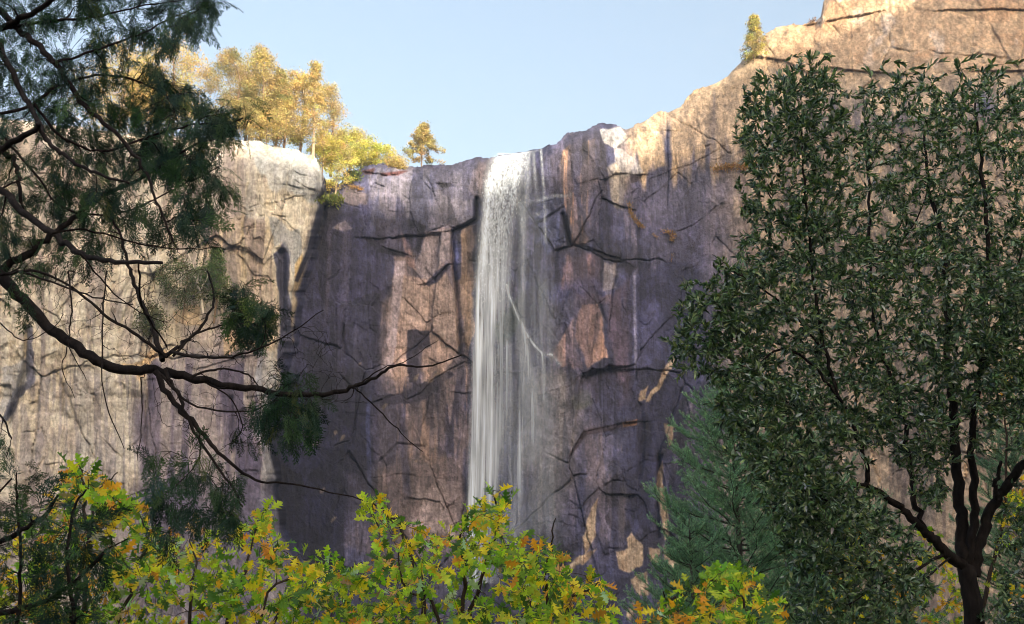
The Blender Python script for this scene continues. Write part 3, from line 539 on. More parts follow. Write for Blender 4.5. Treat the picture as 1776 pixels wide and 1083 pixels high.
def build_water():
    wm = water_material(); bp = on_wall(852, 1040, 1.5)[0]
    root = thing('waterfall', 'tall white waterfall dropping over the dark cliff in thin veils', 'waterfall', bp)
    def sheet(name, x0, x1, y0, y1, sel, off):
        X, Y = np.meshgrid(np.arange(x0, x1 + 1, 2.0), np.arange(y0, y1 + 1, 4.0))
        Y = np.maximum(Y, rim_of(X) + 1.0)
        D = np.minimum(wall(X.copy(), Y.copy())[0], wall(X.copy(), Y.copy(), False)[0])
        def blur(A, n, ax):
            k = np.ones(n) / n; return np.apply_along_axis(lambda v: np.convolve(np.pad(v, n // 2, 'edge'), k, 'valid'), ax, A)
        low = np.minimum(D, blur(blur(D, 41, 0), 15, 1)); D = blur(blur(blur(low, 25, 0), 9, 1), 15, 0) * smooth(6, 40, Y - rim_of(X)) + D * (1 - smooth(6, 40, Y - rim_of(X)))
        D = D - (off + .45) * smooth(0, 60, Y - rim_of(X)) - .12
        a = water_density(X, Y, sel) * 1.0
        a = np.clip(a * (.86 + .2 * smooth(380, 620, Y)) * (.58 + .84 * fbm(X / 16 + Y / 300, Y / 110, 4, 900 + x0)), 0, .97)
        a = a * smooth(1, 6, X - x0) * smooth(1, 6, x1 - X)
        g = smooth(520, 330, Y)
        V = P(X, Y, D); n, m = X.shape; i = np.arange(n - 1)[:, None] * m + np.arange(m - 1)[None]
        q = np.stack([i, i + m, i + m + 1, i + 1], -1).reshape(-1, 4)
        keep = a.ravel()[q].max(1) > .012
        b = MB(); b.add(V.reshape(-1, 3), q[keep], np.stack([a, g, g], -1).reshape(-1, 3)); b.build(name, wm, root, True)
    sheet('main_curtain', 780, 960, 252, 1012, [0, 1, 2, 3, 4, 5, 8, 10, 19], 1.6)
    sheet('side_strand', 850, 1000, 252, 980, [6, 7, 9, 14, 16, 17, 18], .7)
    sheet('veil', 850, 1040, 300, 980, [11, 12], 1.1)
    sheet('rock_slide_stream', 850, 990, 455, 720, [13, 15], .35)
    # loose drops of the upper fall
    rng = np.random.default_rng(4); n = 60000
    X = rng.uniform(815, 925, n); Y = 266 + 260 * rng.random(n) ** 1.3
    k = rng.random(n) < np.clip(water_density(X, Y, [0, 1, 2, 5]), 0, 1) ** 1.3 * .16; X, Y = X[k], Y[k]
    D = wall(X.copy(), Y.copy(), False)[0] - 2.1 - 1.4 * rng.random(len(X)) * smooth(0, 80, Y - 266); pos = P(X, Y, D)
    tv = np.array([(0, 0, 1), (.5, 0, 0), (0, .5, 0), (-.5, 0, 0), (0, -.5, 0), (0, 0, -1)]) ; tf = np.array([(0, 1, 2), (0, 2, 3), (0, 3, 4), (0, 4, 1), (5, 2, 1), (5, 3, 2), (5, 4, 3), (5, 1, 4)])
    s = rng.uniform(.03, .085, len(pos)); M = np.zeros((len(pos), 3, 3)); M[:, 0, 0] = s; M[:, 1, 1] = s; M[:, 2, 2] = s * rng.uniform(1, 2.6, len(pos)); M[:, 2, 0] = s * rng.uniform(-.5, .5, len(pos))
    m2, nt, N, L = new_mat('water_drops'); df = nd(nt, 'ShaderNodeBsdfPrincipled'); df.inputs['Base Color'].default_value = (.72, .80, .92, 1); df.inputs['Roughness'].default_value = .3
    o = nd(nt, 'ShaderNodeOutputMaterial'); L.new(df.outputs[0], o.inputs[0])
    b = MB(); b.inst(tv, tf, pos, M, np.ones((len(pos), 3))); b.build('spray', m2, root)
build_water()
# ================================================================== PLANTS: skeleton growth and leaves
def norm(v): return v / (np.linalg.norm(v, axis=-1, keepdims=True) + 1e-9)
def catmull(pts, n=6):
    pts = np.asarray(pts, float); q = np.concatenate([2 * pts[:1] - pts[1:2], pts, 2 * pts[-1:] - pts[-2:-1]]); out = []
    for i in range(1, len(q) - 2):
        t = np.linspace(0, 1, n, endpoint=False)[:, None]
        a, b, c, d = q[i - 1], q[i], q[i + 1], q[i + 2]
        out.append(.5 * (2 * b + (c - a) * t + (2 * a - 5 * b + 4 * c - d) * t ** 2 + (3 * b - a - 3 * c + d) * t ** 3))
    return np.concatenate(out + [pts[-1:]])
class Skel:
    """branches of one plant: polylines with radii; new twigs sprout from the nearest place on what is there"""
    def __init__(s, rng): s.rng = rng; s.br = []; s.p = np.zeros((0, 3)); s.d = np.zeros((0, 3)); s.r = np.zeros(0); s.c = np.zeros(0)
    def branch(s, pts, rad, cost=0.0, jit=0.0):
        pts = np.asarray(pts, float)
        if jit: pts = pts + s.rng.normal(0, jit, pts.shape) * np.linspace(0, 1, len(pts))[:, None].clip(0, .6)
        rad = np.broadcast_to(np.asarray(rad, float), (len(pts),))
        s.br.append((pts, rad)); t = norm(np.gradient(pts, axis=0))
        L = np.r_[0, np.cumsum(np.linalg.norm(np.diff(pts, axis=0), axis=1))]
        s.p = np.concatenate([s.p, pts]); s.d = np.concatenate([s.d, t]); s.r = np.concatenate([s.r, rad]); s.c = np.concatenate([s.c, cost + L * .12])
    def limb(s, pix, w, Y, n=6, jit=.012):
        """traced limb: photo pixels, widths (px) at the ends, distances"""
        pix = np.asarray(pix, float); k = len(pix)
        Yv = np.interp(np.linspace(0, 1, k), np.linspace(0, 1, len(np.atleast_1d(Y))), np.atleast_1d(Y))
        pts = catmull(P(pix[:, 0], pix[:, 1], Yv), n); m = len(pts)
        wd = np.interp(np.linspace(0, 1, m), np.linspace(0, 1, len(w)), w); Ym = np.interp(np.linspace(0, 1, m), np.linspace(0, 1, k), Yv)
        jr = s.rng.normal(0, 1, pts.shape); jr[0] = 0
        rr = wd / 2 * Ym / F; s.branch(pts + jr * np.clip(rr * .45, .0015, jit * .7)[:, None], rr)
    def grow(s, T, r0=.35, rtip=.0012, bend=.35, lift=0.0, sag=0.0, rmax=.02, seg=5, klen=.012, first=None):
        T = np.asarray(T, float); tw = []
        d0 = np.array([np.min(((s.p - t) ** 2).sum(1)) for t in T]); order = np.argsort(d0)
        for ti in order:
            t = T[ti]; v = t - s.p; dist = np.linalg.norm(v, axis=1)
            al = (v * s.d).sum(1) / (dist + 1e-6)
            cost = dist * (1.25 - .35 * al) + s.c * .25
            i = int(np.argmin(cost)); L = dist[i]
            if L < .01: continue
            p0 = s.p[i]; p1 = p0 + norm(s.d[i] * bend + norm(v[i]) * (1 - bend)) * L * .5 + np.array([0, 0, lift * L])
            u = np.linspace(0, 1, seg + 1)[:, None]
            q = (1 - u) ** 2 * p0 + 2 * u * (1 - u) * p1 + u ** 2 * t; q[:, 2] -= sag * L * (u[:, 0] ** 2)
            q[1:-1] += s.rng.normal(0, .03 * L, (seg - 1, 3))
            rr = min(s.r[i] * .75, r0 * klen * 2 + klen * L, rmax); rr = max(rr, rtip * 1.3)
            rad = np.linspace(rr, rtip, seg + 1)
            s.br.append((q, rad)); tw.append((q, rad)); tt = norm(np.gradient(q, axis=0))
            s.p = np.concatenate([s.p, q[1:]]); s.d = np.concatenate([s.d, tt[1:]]); s.r = np.concatenate([s.r, rad[1:]])
            s.c = np.concatenate([s.c, s.c[i] + np.linspace(0, L, seg + 1)[1:] * .12])
        return tw
    def mesh(s, name, mat, parent, minsides=3):
        b = MB()
        for pts, rad in s.br:
            m = rad.max(); b.tube(pts, rad, 12 if m > .05 else 7 if m > .012 else 5 if m > .005 else minsides, rng=s.rng)
        return b.build(name, mat, parent, True)
def sample_poly(poly, n, rng, holes=()):
    poly = np.asarray(poly, float); lo, hi = poly.min(0), poly.max(0); out = []; c = 0
    while c < n:
        q = rng.uniform(lo, hi, (n * 2, 2)); m = poly_mask(q[:, 0].copy(), q[:, 1].copy(), poly, .5)
        for h, pr in holes: m = m * (1 - pr * poly_mask(q[:, 0].copy(), q[:, 1].copy(), h, 12))
        q = q[rng.random(len(q)) < m]; out.append(q); c += len(q)
    return np.concatenate(out)[:n]
def frames(d, up, rng, spread=.6):
    d = norm(d); n = norm(up + rng.normal(0, spread, d.shape)); n = norm(n - d * (n * d).sum(-1, keepdims=True)); s = np.cross(n, d)
    return np.stack([d, s, n], 1)
def along(tw, n, rng, lo=.25, hi=1.0):
    """n places along a twig, with tangents"""
    q = tw[0]; u = (lo + (hi - lo) * (np.arange(n) + rng.random(n)) / n) * (len(q) - 1); i = np.minimum(u.astype(int), len(q) - 2); f = (u - i)[:, None]
    return q[i] * (1 - f) + q[i + 1] * f, norm(q[i + 1] - q[i])
def lance_leaf():
    x = np.array([-.12, .0, .22, .5, .78, 1.0]); h = np.array([.007, .03, .13, .165, .105, .004]); v = []; f = []
    for k, (a, b) in enumerate(zip(x, h)):
        z = -.16 * a * a; v += [(a, -b, z + b * .55), (a, 0, z), (a, b, z + b * .55)]
        if k: i = 3 * k; f += [(i - 3, i - 2, i + 1, i), (i - 2, i - 1, i + 2, i + 1)]
    return np.array(v), np.array(f)
def oak_leaf(seed):
    r = np.random.default_rng(seed); xs = [0, .10, .19, .22, .27, .31, .37, .44, .47, .53, .58, .64, .71, .74, .79, .84, .90, 1.0]
    h = [.012, .05, .16, .27, .12, .08, .20, .34, .40, .14, .10, .19, .27, .30, .13, .10, .13, .01]
    v = [(-.28, -.007, -.02), (-.28, 0, -.02), (-.28, .007, -.02)]; f = []
    for k, (a, b) in enumerate(zip(xs, h)):
        bl, br = b * r.uniform(.8, 1.2), b * r.uniform(.8, 1.2); z = -.22 * (a - .3) ** 2
        sx = r.uniform(-.015, .015)
        v += [(a + bl * .18 + sx, -bl, z + bl * bl * 1.1 - .03 * r.random()), (a, 0, z), (a + br * .18 - sx, br, z + br * br * .9 - .03 * r.random())]
        i = 3 * (k + 1); f += [(i - 3, i - 2, i + 1, i), (i - 2, i - 1, i + 2, i + 1)]
    return np.array(v), np.array(f)
def cedar_spray(seed):
    """flat drooping fan of scaly twiglets, one unit long along x"""
    r = np.random.default_rng(seed); v = []; f = []
    def strip(a, b, w):
        d = norm(b - a); sd = np.array([-d[1], d[0], r.uniform(-.5, .5)]); sd = sd / np.linalg.norm(sd) * w
        i = len(v); m = a * .45 + b * .55
        v.extend([a - sd * .6, a + sd * .6, m + sd, b, m - sd]); f.append((i, i + 1, i + 2, i + 3, i + 4))
    ax = [np.array([t, .05 * sin(5 * t + seed), -.28 * t * t]) for t in np.linspace(0, 1, 9)]
    for a, b in zip(ax, ax[1:]): strip(a, b, .010)
    for k in range(17):
        t = .08 + .9 * k / 17; s = 1 if k % 2 else -1; i = min(int(t * 8), 7); p = ax[i] + (ax[i + 1] - ax[i]) * (t * 8 - i)
        L = (.46 - .36 * t) * r.uniform(.75, 1.2); an = s * r.uniform(.5, .85); dr = np.array([cos(an), sin(an), -.25 + r.uniform(-.2, .15)])
        e = p + dr * L; strip(p, e, .010)
        for j in range(5):
            u = .2 + .75 * j / 5; s2 = 1 if j % 2 else -1; q = p + (e - p) * u; an2 = an + s2 * r.uniform(.45, .8); l2 = L * (.5 - .3 * u) * r.uniform(.8, 1.3)
            strip(q, q + np.array([cos(an2), sin(an2), -.3 + r.uniform(-.25, .25)]) * l2, .0115)
    return np.array(v), np.array(f)
def mix_cols(pal, wts, n, rng, var=.25):
    pal = np.asarray(pal, float); i = rng.choice(len(pal), n, p=np.asarray(wts) / np.sum(wts))
    return np.clip(pal[i] * (1 + var * (rng.random((n, 1)) * 2 - 1)) * (1 + .08 * rng.normal(0, 1, (n, 3))), .002, 1)

BARK_DARK = bark_material('dark_bark', (.010, .008, .009), (.036, .030, .030), 24)
BARK_GREY = bark_material('grey_bark', (.05, .042, .04), (.15, .13, .12), 30)
BARK_PALE = bark_material('pale_bark', (.26, .20, .14), (.44, .36, .28), 6)
BARK_BROWN = bark_material('brown_bark', (.12, .08, .05), (.28, .20, .14), 5)

# ------------------------------------------------------------------ the cedar on the left
CEDAR_LEAF = leaf_material('cedar_foliage', .6, .22, (1.0, 1.1, .6), .25)
SPR = [cedar_spray(k) for k in range(5)]
CED_PAL = [(.014, .040, .022), (.024, .064, .030), (.042, .095, .034), (.018, .052, .042), (.085, .125, .035)]
def sprays(b, pos, d, size, rng, pal=CED_PAL, wts=(3, 3, 2, 3, .5)):
    n = len(pos); k = rng.integers(0, len(SPR), n); M = frames(d, np.array([0, 0, 1.0]), rng, .7) * size[:, None, None]; c = mix_cols(pal, wts, n, rng, .3)
    for j in range(len(SPR)):
        m = k == j
        if m.any(): b.inst(SPR[j][0], SPR[j][1], pos[m], M[m], c[m])
def build_cedar():
    rng = np.random.default_rng(11); sk = Skel(rng); x0, y0 = -3.0, 4.3
    root = thing('cedar_tree', 'big dark cedar at the left edge with bare crooked limbs and hanging sprays', 'tree', (x0, y0, 0))
    tp = np.array([(x0, y0, -.15), (x0 + .03, y0, .8), (x0 - .02, y0 + .05, 2), (x0 + .05, y0, 3.5), (x0 + .1, y0, 5.5), (x0 + .1, y0, 8)])
    sk.branch(catmull(tp, 6), np.linspace(.30, .12, 31))
    LB = [  # photo pixels, widths, distances
        ([(-210, 330), (-80, 420), (0, 478), (60, 545), (120, 595), (190, 637), (270, 645), (330, 655), (400, 670), (480, 683), (560, 683), (615, 672), (650, 655), (690, 634), (740, 636), (800, 615)], (44, 30, 27, 24, 19, 13, 10, 6, 3), (4.3, 3.7)),
        ([(-180, 220), (-60, 270), (0, 328), (40, 370), (90, 405), (140, 440), (200, 455), (280, 455)], (30, 20, 17, 14, 9), (4.3, 3.3)),
        ([(-190, 520), (-60, 490), (0, 466), (60, 432), (120, 388), (170, 345), (250, 306), (330, 256), (420, 205)], (36, 24, 18, 12, 8, 4), (4.3, 4.6)),
        ([(-160, -160), (-40, -20), (40, 55), (90, 110), (150, 185), (210, 240), (250, 296), (272, 350), (300, 420)], (28, 18, 15, 11, 8, 5), (4.3, 3.9)),
        ([(-170, -40), (-60, 10), (0, 82), (40, 165), (65, 205), (86, 246), (125, 280), (175, 304), (222, 318)], (26, 17, 14, 12, 9, 6), (4.3, 3.6)),
        ([(-170, 300), (-40, 270), (0, 260), (60, 228), (66, 215)], (26, 19, 16, 10), (4.3, 3.8)), ([(-150, 120), (0, 50), (60, 20), (130, -30)], (22, 16, 12), (4.3, 4.0)),
        ([(-120, 430), (-40, 290), (10, 265), (30, 300), (36, 350)], (24, 18, 12, 9), (4.3, 4.2)),
        ([(270, 645), (300, 700), (345, 745), (380, 785), (443, 833), (520, 842), (630, 867)], (16, 13, 9, 6, 3), (3.95, 3.9)), ([(285, 640), (310, 690), (345, 760), (400, 840), (420, 880)], (12, 9, 6, 4), (3.95, 3.9)),
        ([(282, 625), (262, 565), (240, 510), (222, 460), (205, 400), (170, 350)], (15, 11, 8, 5), (3.95, 4.4)), ([(285, 618), (320, 595), (352, 560), (372, 520), (360, 470)], (12, 9, 6, 4), (3.95, 4.3)),
        ([(295, 610), (370, 622), (430, 612), (500, 580), (560, 538)], (9, 6, 4, 2), (3.95, 3.7)), ([(290, 620), (250, 590), (180, 545), (120, 495), (60, 470), (0, 478)], (10, 8, 6, 9), (3.95, 3.9)),
        ([(300, 618), (340, 580), (400, 560), (430, 545)], (7, 5, 3), (3.95, 4.1)), ([(330, 655), (380, 640), (430, 650), (450, 672)], (7, 5, 3), (3.93, 4.0)), ([(615, 672), (650, 705), (690, 745), (732, 784)], (5, 4, 2), (3.8, 3.7)), ([(620, 670), (660, 640), (700, 628), (760, 590)], (4, 3, 1.6), (3.8, 3.7)),
        ([(185, 470), (178, 560), (180, 680), (215, 778)], (5, 4, 2.4), (3.6, 3.6)), ([(244, 655), (246, 720), (238, 800)], (4, 3, 2), (3.9, 3.9)), ([(118, 470), (124, 540), (120, 600), (150, 660)], (5, 4, 2), (3.6, 3.7)), ([(240, 455), (244, 520), (262, 560), (290, 600)], (6, 5, 5), (3.4, 3.9)),
        ([(90, 405), (150, 398), (250, 425), (330, 432), (380, 428)], (7, 5, 3), (3.5, 3.5)), ([(140, 440), (190, 500), (240, 540), (290, 560)], (6, 4, 2.4), (3.5, 3.7)), ([(30, 470), (90, 490), (150, 512), (230, 530)], (7, 5, 3), (3.9, 3.7)), ([(280, 650), (330, 700), (420, 715), (470, 700)], (7, 5, 3), (3.9, 3.9)),
        ([(346, 748), (342, 800), (300, 850)], (5, 4, 2), (3.9, 3.9)), ([(360, 665), (400, 690), (420, 740), (400, 770)], (6, 4, 2.4), (3.9, 4.0)), ([(0, 560), (40, 590), (90, 570), (110, 545)], (4, 3, 2), (3.9, 3.8)), ([(120, 595), (108, 640), (130, 690)], (4, 3, 1.5), (3.9, 3.8)),
        ([(60, 180), (110, 240), (180, 262), (250, 240), (330, 218), (400, 214)], (8, 6, 4), (4.0, 4.3)), ([(-40, 60), (60, 40), (160, 30), (240, 12), (320, 0)], (12, 8, 5, 3), (4.2, 4.2)), ([(90, 110), (160, 90), (240, 60), (300, 30), (350, 12)], (8, 5, 3), (4.1, 4.4)), ([(-40, 200), (40, 190), (100, 150), (180, 130), (260, 150), (320, 190)], (10, 7, 4), (4.2, 4.6)),
        ([(0, 230), (60, 300), (110, 360), (200, 372), (300, 330), (380, 290)], (7, 5, 3), (4.2, 4.5)), ([(-90, 620), (-40, 690), (0, 720), (20, 760)], (10, 6, 4), (4.3, 4.0))]
    for pix, w, Y in LB: sk.limb(pix, [q * .72 for q in w], Y, 6, .008)
    A = [([(-60, -40), (370, -40), (374, 30), (330, 60), (280, 66), (245, 90), (340, 145), (390, 200), (350, 270), (300, 300), (240, 300), (200, 330), (150, 330), (60, 330), (-60, 330)], 520), ([(250, 90), (330, 140), (420, 190), (440, 180), (420, 235), (380, 255), (420, 330), (350, 392), (335, 340), (290, 300), (220, 290)], 190), ([(360, 190), (440, 150), (440, 200), (380, 240)], 18),
         ([(260, -10), (374, -10), (350, 40), (300, 70), (270, 60)], 30), ([(-60, 320), (180, 320), (250, 350), (210, 430), (140, 460), (60, 470), (-60, 460)], 150), ([(-60, 440), (90, 440), (60, 520), (-60, 560)], 22), ([(200, 330), (360, 330), (340, 400), (260, 420)], 46), ([(310, 300), (360, 330), (356, 420), (325, 410)], 26),
         ([(392, 490), (430, 480), (474, 530), (460, 575), (420, 570), (396, 540)], 90), ([(440, 640), (530, 630), (545, 690), (560, 720), (500, 760), (450, 720)], 80), ([(470, 640), (530, 650), (580, 700), (520, 745)], 14), ([(400, 690), (480, 700), (460, 780), (410, 760)], 14), ([(260, 770), (360, 770), (440, 830), (410, 900), (330, 890), (270, 850)], 70), ([(260, 860), (310, 850), (310, 930), (270, 930)], 26), ([(360, 840), (420, 850), (410, 910), (370, 900)], 20), ([(-40, 700), (10, 700), (20, 800), (-40, 860)], 16)]
    b = MB(); fr = np.random.default_rng(5)
    for poly, n in A:
        n = max(5, int(n * (1.3 if n > 300 else 1.1 if n > 100 else .5))); q = sample_poly(poly, n, fr, [([(180, 120), (240, 100), (260, 140), (230, 170), (190, 165)], .85), ([(20, 190), (60, 180), (80, 250), (10, 270)], .75), ([(0, 280), (80, 290), (60, 330), (0, 330)], .8), ([(60, 60), (30, 90), (20, 130), (60, 110)], .6)])
        q = q[np.argsort(q[:, 0])]
        T = P(q[:, 0], q[:, 1], fr.uniform(4.0, 5.6, len(q)) if n > 80 else fr.uniform(3.75, 4.15, len(q)))
        tw = sk.grow(T, .2, .0010, .4, .08, .12, .008, 5, .010)
        for t in tw:
            L = np.linalg.norm(t[0][-1] - t[0][0]); m = int(np.clip(L / .15, 1, 4))
            p, d = along(t, m, fr, .3); dd = norm(d * .7 + fr.normal(0, .45, d.shape) + np.array([.12, -.1, -.6]))
            sprays(b, p, dd, fr.uniform(.07, .145, m), fr)
            sprays(b, t[0][-1:], norm(t[0][-1:] - t[0][-2:-1] + np.array([[.0, 0, -.03]])), fr.uniform(.08, .14, 1), fr)
    # bare dead twigs off the lower limbs
    q = sample_poly([(60, 440), (300, 420), (420, 520), (560, 560), (640, 700), (480, 700), (440, 800), (300, 760), (180, 600), (60, 560)], 620, fr)
    sk.grow(P(q[:, 0], q[:, 1], fr.uniform(3.6, 4.2, len(q))), .2, .0007, .5, .05, 0, .004, 6, .006)
    sk.mesh('trunk', BARK_DARK, root); b.build('crown', CEDAR_LEAF, root)
def build_young_cedar():
    rng = np.random.default_rng(21); sk = Skel(rng); base = np.array([-2.55, 5.0, 0.0])
    root = thing('cedar_tree', 'young cedar with feathery dark green sprays at the lower left corner', 'tree', base)
    sk.branch(catmull([base + (0, 0, -.1), base + (.02, 0, .8), base + (-.02, .03, 1.6), base + (.0, 0, 2.3)], 6), np.linspace(.035, .008, 19))
    for pix, w, Y in [([(-100, 1000), (-20, 950), (30, 925), (80, 890), (100, 860)], (14, 10, 7, 4), (5.0, 4.8)), ([(-90, 1080), (60, 1050), (130, 1010), (180, 960)], (12, 8, 4), (5.0, 4.7)), ([(30, 1100), (36, 980), (30, 880), (28, 820)], (7, 5, 3), (4.9, 4.9)), ([(130, 1130), (125, 1040), (118, 960), (130, 880), (150, 850)], (8, 6, 3), (4.8, 4.7)), ([(120, 1020), (180, 960), (220, 935)], (6, 4, 2), (4.75, 4.7)), ([(-90, 900), (-20, 870), (20, 830)], (9, 5, 3), (5, 4.9))]: sk.limb(pix, w, Y, 6, .006)
    b = MB(); A = [([(-60, 800), (20, 790), (70, 810), (64, 870), (110, 890), (60, 960), (60, 1083), (-60, 1100)], 120), ([(96, 900), (170, 880), (230, 940), (170, 990), (110, 980)], 34), ([(60, 960), (180, 950), (150, 1110), (50, 1110)], 60), ([(110, 850), (180, 870), (150, 920), (100, 900)], 10), ([(70, 1010), (130, 1010), (120, 1140), (60, 1140)], 30)]
    for poly, n in A:
        n = int(n * .55); q = sample_poly(poly, n, rng); tw = sk.grow(P(q[:, 0], q[:, 1], rng.uniform(4.5, 5.3, n)), .2, .001, .4, .1, .05, .006, 5, .01)
        for t in tw:
            L = np.linalg.norm(t[0][-1] - t[0][0]); m = int(np.clip(L / .12, 1, 4)); p, d = along(t, m, rng, .3)
            sprays(b, p, norm(d + rng.normal(0, .4, d.shape) + np.array([.1, -.1, .1])), rng.uniform(.08, .15, m), rng, CED_PAL, (2, 3, 3, 3, 1)); sprays(b, t[0][-1:], norm(t[0][-1:] - t[0][-2:-1]), rng.uniform(.14, .2, 1), rng)
    sk.mesh('trunk', BARK_DARK, root); b.build('crown', CEDAR_LEAF, root)
build_cedar(); build_young_cedar()

# ------------------------------------------------------------------ the evergreen tree on the right
LEAF = lance_leaf()
BAY_LEAF = leaf_material('glossy_leaves', .34, .20, (1.3, 1.5, .5), .55)
def build_bay():
    rng = np.random.default_rng(31); sk = Skel(rng); Y0 = 8.0; base = P(1690, 1083, Y0); base[2] = 0
    root = thing('evergreen_tree', 'dark leafy evergreen tree with forked black trunk filling the right side', 'tree', base)
    c = P(1685, 1040, Y0); sk.branch(catmull([base + (0, 0, -.2), base * (1, 1, 0) + (0, 0, c[2] * .6), P(1688, 1060, Y0), P(1676, 985, Y0)], 6), np.linspace(.075, .062, 19))
    LB = [([(1678, 990), (1645, 960), (1612, 930), (1580, 898), (1545, 868), (1505, 842), (1470, 850), (1436, 872)], (44, 38, 34, 30, 24, 18, 10, 6), (8, 7.4)), ([(1506, 845), (1500, 800), (1482, 740), (1452, 680), (1430, 600), (1412, 500), (1402, 400), (1394, 300), (1390, 215)], (20, 16, 13, 11, 9, 7, 4), (7.6, 7.3)),
          ([(1668, 985), (1668, 900), (1658, 800), (1650, 700), (1642, 600), (1640, 450), (1612, 330), (1600, 220)], (48, 42, 34, 28, 18, 12, 5), (8, 8.4)), ([(1680, 985), (1690, 880), (1685, 770), (1700, 640), (1712, 500), (1704, 300), (1690, 180)], (38, 30, 24, 18, 12, 5), (8, 7.6)),
          ([(1690, 1000), (1702, 930), (1730, 865), (1764, 820), (1805, 765), (1860, 650), (1900, 480), (1900, 300)], (44, 38, 34, 28, 16, 6), (8, 8.2)), ([(1606, 926), (1582, 840), (1570, 740), (1540, 640), (1512, 520), (1508, 350), (1498, 190)], (24, 20, 16, 13, 9, 4), (7.8, 8.4)),
          ([(1455, 690), (1400, 625), (1350, 606), (1300, 640), (1250, 602), (1196, 585)], (9, 7, 5, 3), (7.5, 7.2)), ([(1432, 610), (1370, 540), (1320, 500), (1270, 470), (1240, 465)], (7, 5, 3), (7.5, 7.2)), ([(1408, 460), (1360, 390), (1330, 330), (1310, 280)], (6, 4, 3), (7.4, 7.3)), ([(1730, 868), (1728, 840), (1736, 800)], (16, 12, 8), (8, 8)),
          ([(1480, 740), (1410, 720), (1350, 690), (1290, 680)], (7, 5, 3), (7.6, 7.2)), ([(1440, 870), (1390, 850), (1350, 810), (1320, 800)], (6, 4, 3), (7.4, 7.0)), ([(1640, 960), (1560, 1000), (1500, 985), (1440, 1000)], (9, 6, 4), (7.9, 7.2)), ([(1650, 965), (1580, 1020), (1540, 1010), (1470, 1050)], (6, 5, 3), (7.9, 7.3)), ([(1512, 520), (1550, 440), (1590, 380), (1620, 300)], (7, 5, 3), (8, 8.2)), ([(1700, 640), (1740, 540), (1770, 440), (1790, 330)], (9, 6, 3), (7.8, 7.8))]
    for pix, w, Y in LB: sk.limb(pix, [q * (.47 if q > 12 else .66) for q in w], Y, 7, .012)
    A = [([(1290, 300), (1284, 200), (1305, 160), (1340, 128), (1400, 108), (1450, 120), (1470, 165), (1480, 230), (1475, 300), (1480, 420), (1300, 420)], 210, 7.0, 7.9), ([(1480, 200), (1500, 140), (1560, 130), (1620, 140), (1690, 115), (1760, 140), (1860, 150), (1940, 300), (1940, 460), (1490, 460)], 330, 7.3, 9.0),
         ([(1280, 420), (1490, 420), (1940, 460), (1960, 720), (1560, 800), (1470, 760), (1300, 650), (1260, 560)], 700, 7.0, 8.8), ([(1168, 600), (1180, 545), (1240, 455), (1300, 480), (1320, 640), (1250, 660), (1180, 640)], 90, 7.0, 7.5), ([(1240, 650), (1330, 640), (1480, 740), (1480, 900), (1440, 990), (1370, 950), (1330, 860), (1290, 780), (1250, 720)], 230, 6.8, 7.8),
         ([(1370, 860), (1500, 850), (1580, 930), (1620, 1000), (1560, 1130), (1360, 1130)], 190, 6.9, 7.9), ([(1560, 780), (1650, 760), (1640, 900), (1590, 880)], 24, 7.3, 8.6), ([(1730, 880), (1800, 820), (1960, 800), (1960, 1130), (1740, 1130), (1720, 1000)], 90, 7.2, 8.8), ([(1780, 600), (1960, 600), (1960, 860), (1790, 800)], 70, 7.2, 8.6), ([(1690, 480), (1776, 480), (1776, 740), (1700, 720)], 60, 7, 7.8)]
    holes = [([(1480, 130), (1500, 110), (1506, 230), (1478, 250)], .8), ([(1640, 720), (1760, 690), (1760, 800), (1640, 790)], .6), ([(1330, 280), (1376, 270), (1370, 420), (1300, 420), (1310, 340)], .35), ([(1440, 780), (1560, 790), (1560, 850), (1440, 850)], .65), ([(1540, 860), (1570, 820), (1600, 860), (1600, 900)], .6), ([(1440, 250), (1500, 250), (1480, 420), (1430, 380)], .35)]
    b = MB(); pal = [(.085, .155, .085), (.125, .21, .105), (.18, .26, .125), (.036, .070, .058), (.23, .29, .12), (.29, .34, .33)]; wts = (4, 3.5, 2.2, 4, .9, 2)
    for poly, n, ya, yb in A:
        n = int(n * 3.6); q = sample_poly(poly, n, rng, holes) + rng.normal(0, 13, (n, 2)); tw = sk.grow(P(q[:, 0], q[:, 1], rng.uniform(ya, yb, n)), .25, .0011, .4, .10, 0, .009, 4, .007)
        for t in tw:
            L = np.linalg.norm(t[0][-1] - t[0][0]); m = int(np.clip(L / .0075, 14, 32)); p, d = along(t, m, rng, .15)
            a = rng.uniform(0, 2 * pi, m); ref = norm(np.cross(d, rng.normal(0, 1, d.shape))); ang = rng.uniform(.4, 1.35, m)[:, None] * np.linspace(1.15, .55, m)[:, None]
            dd = d * np.cos(ang) + ref * np.sin(ang) + np.array([0, 0, .22]); sz = rng.uniform(.025, .060, m)
            b.inst(LEAF[0] * (1, rng.uniform(.9, 1.25), 1), LEAF[1], p, frames(dd, np.array([0, -.35, 1.0]), rng, .75) * sz[:, None, None], mix_cols(pal, wts, m, rng, .28))
    # leading shoots that stand out of the top
    q = np.array([(1393, 98), (1440, 100), (1352, 120), (1310, 140), (1500, 120), (1540, 108), (1568, 112), (1600, 118), (1636, 108), (1694, 100), (1745, 118), (1770, 110), (1288, 205), (1420, 96), (1460, 128), (1660, 112), (1720, 108)], float)
    tw = sk.grow(P(q[:, 0], q[:, 1], rng.uniform(7.2, 8.4, len(q))), .2, .001, .6, .05, 0, .004, 6, .006)
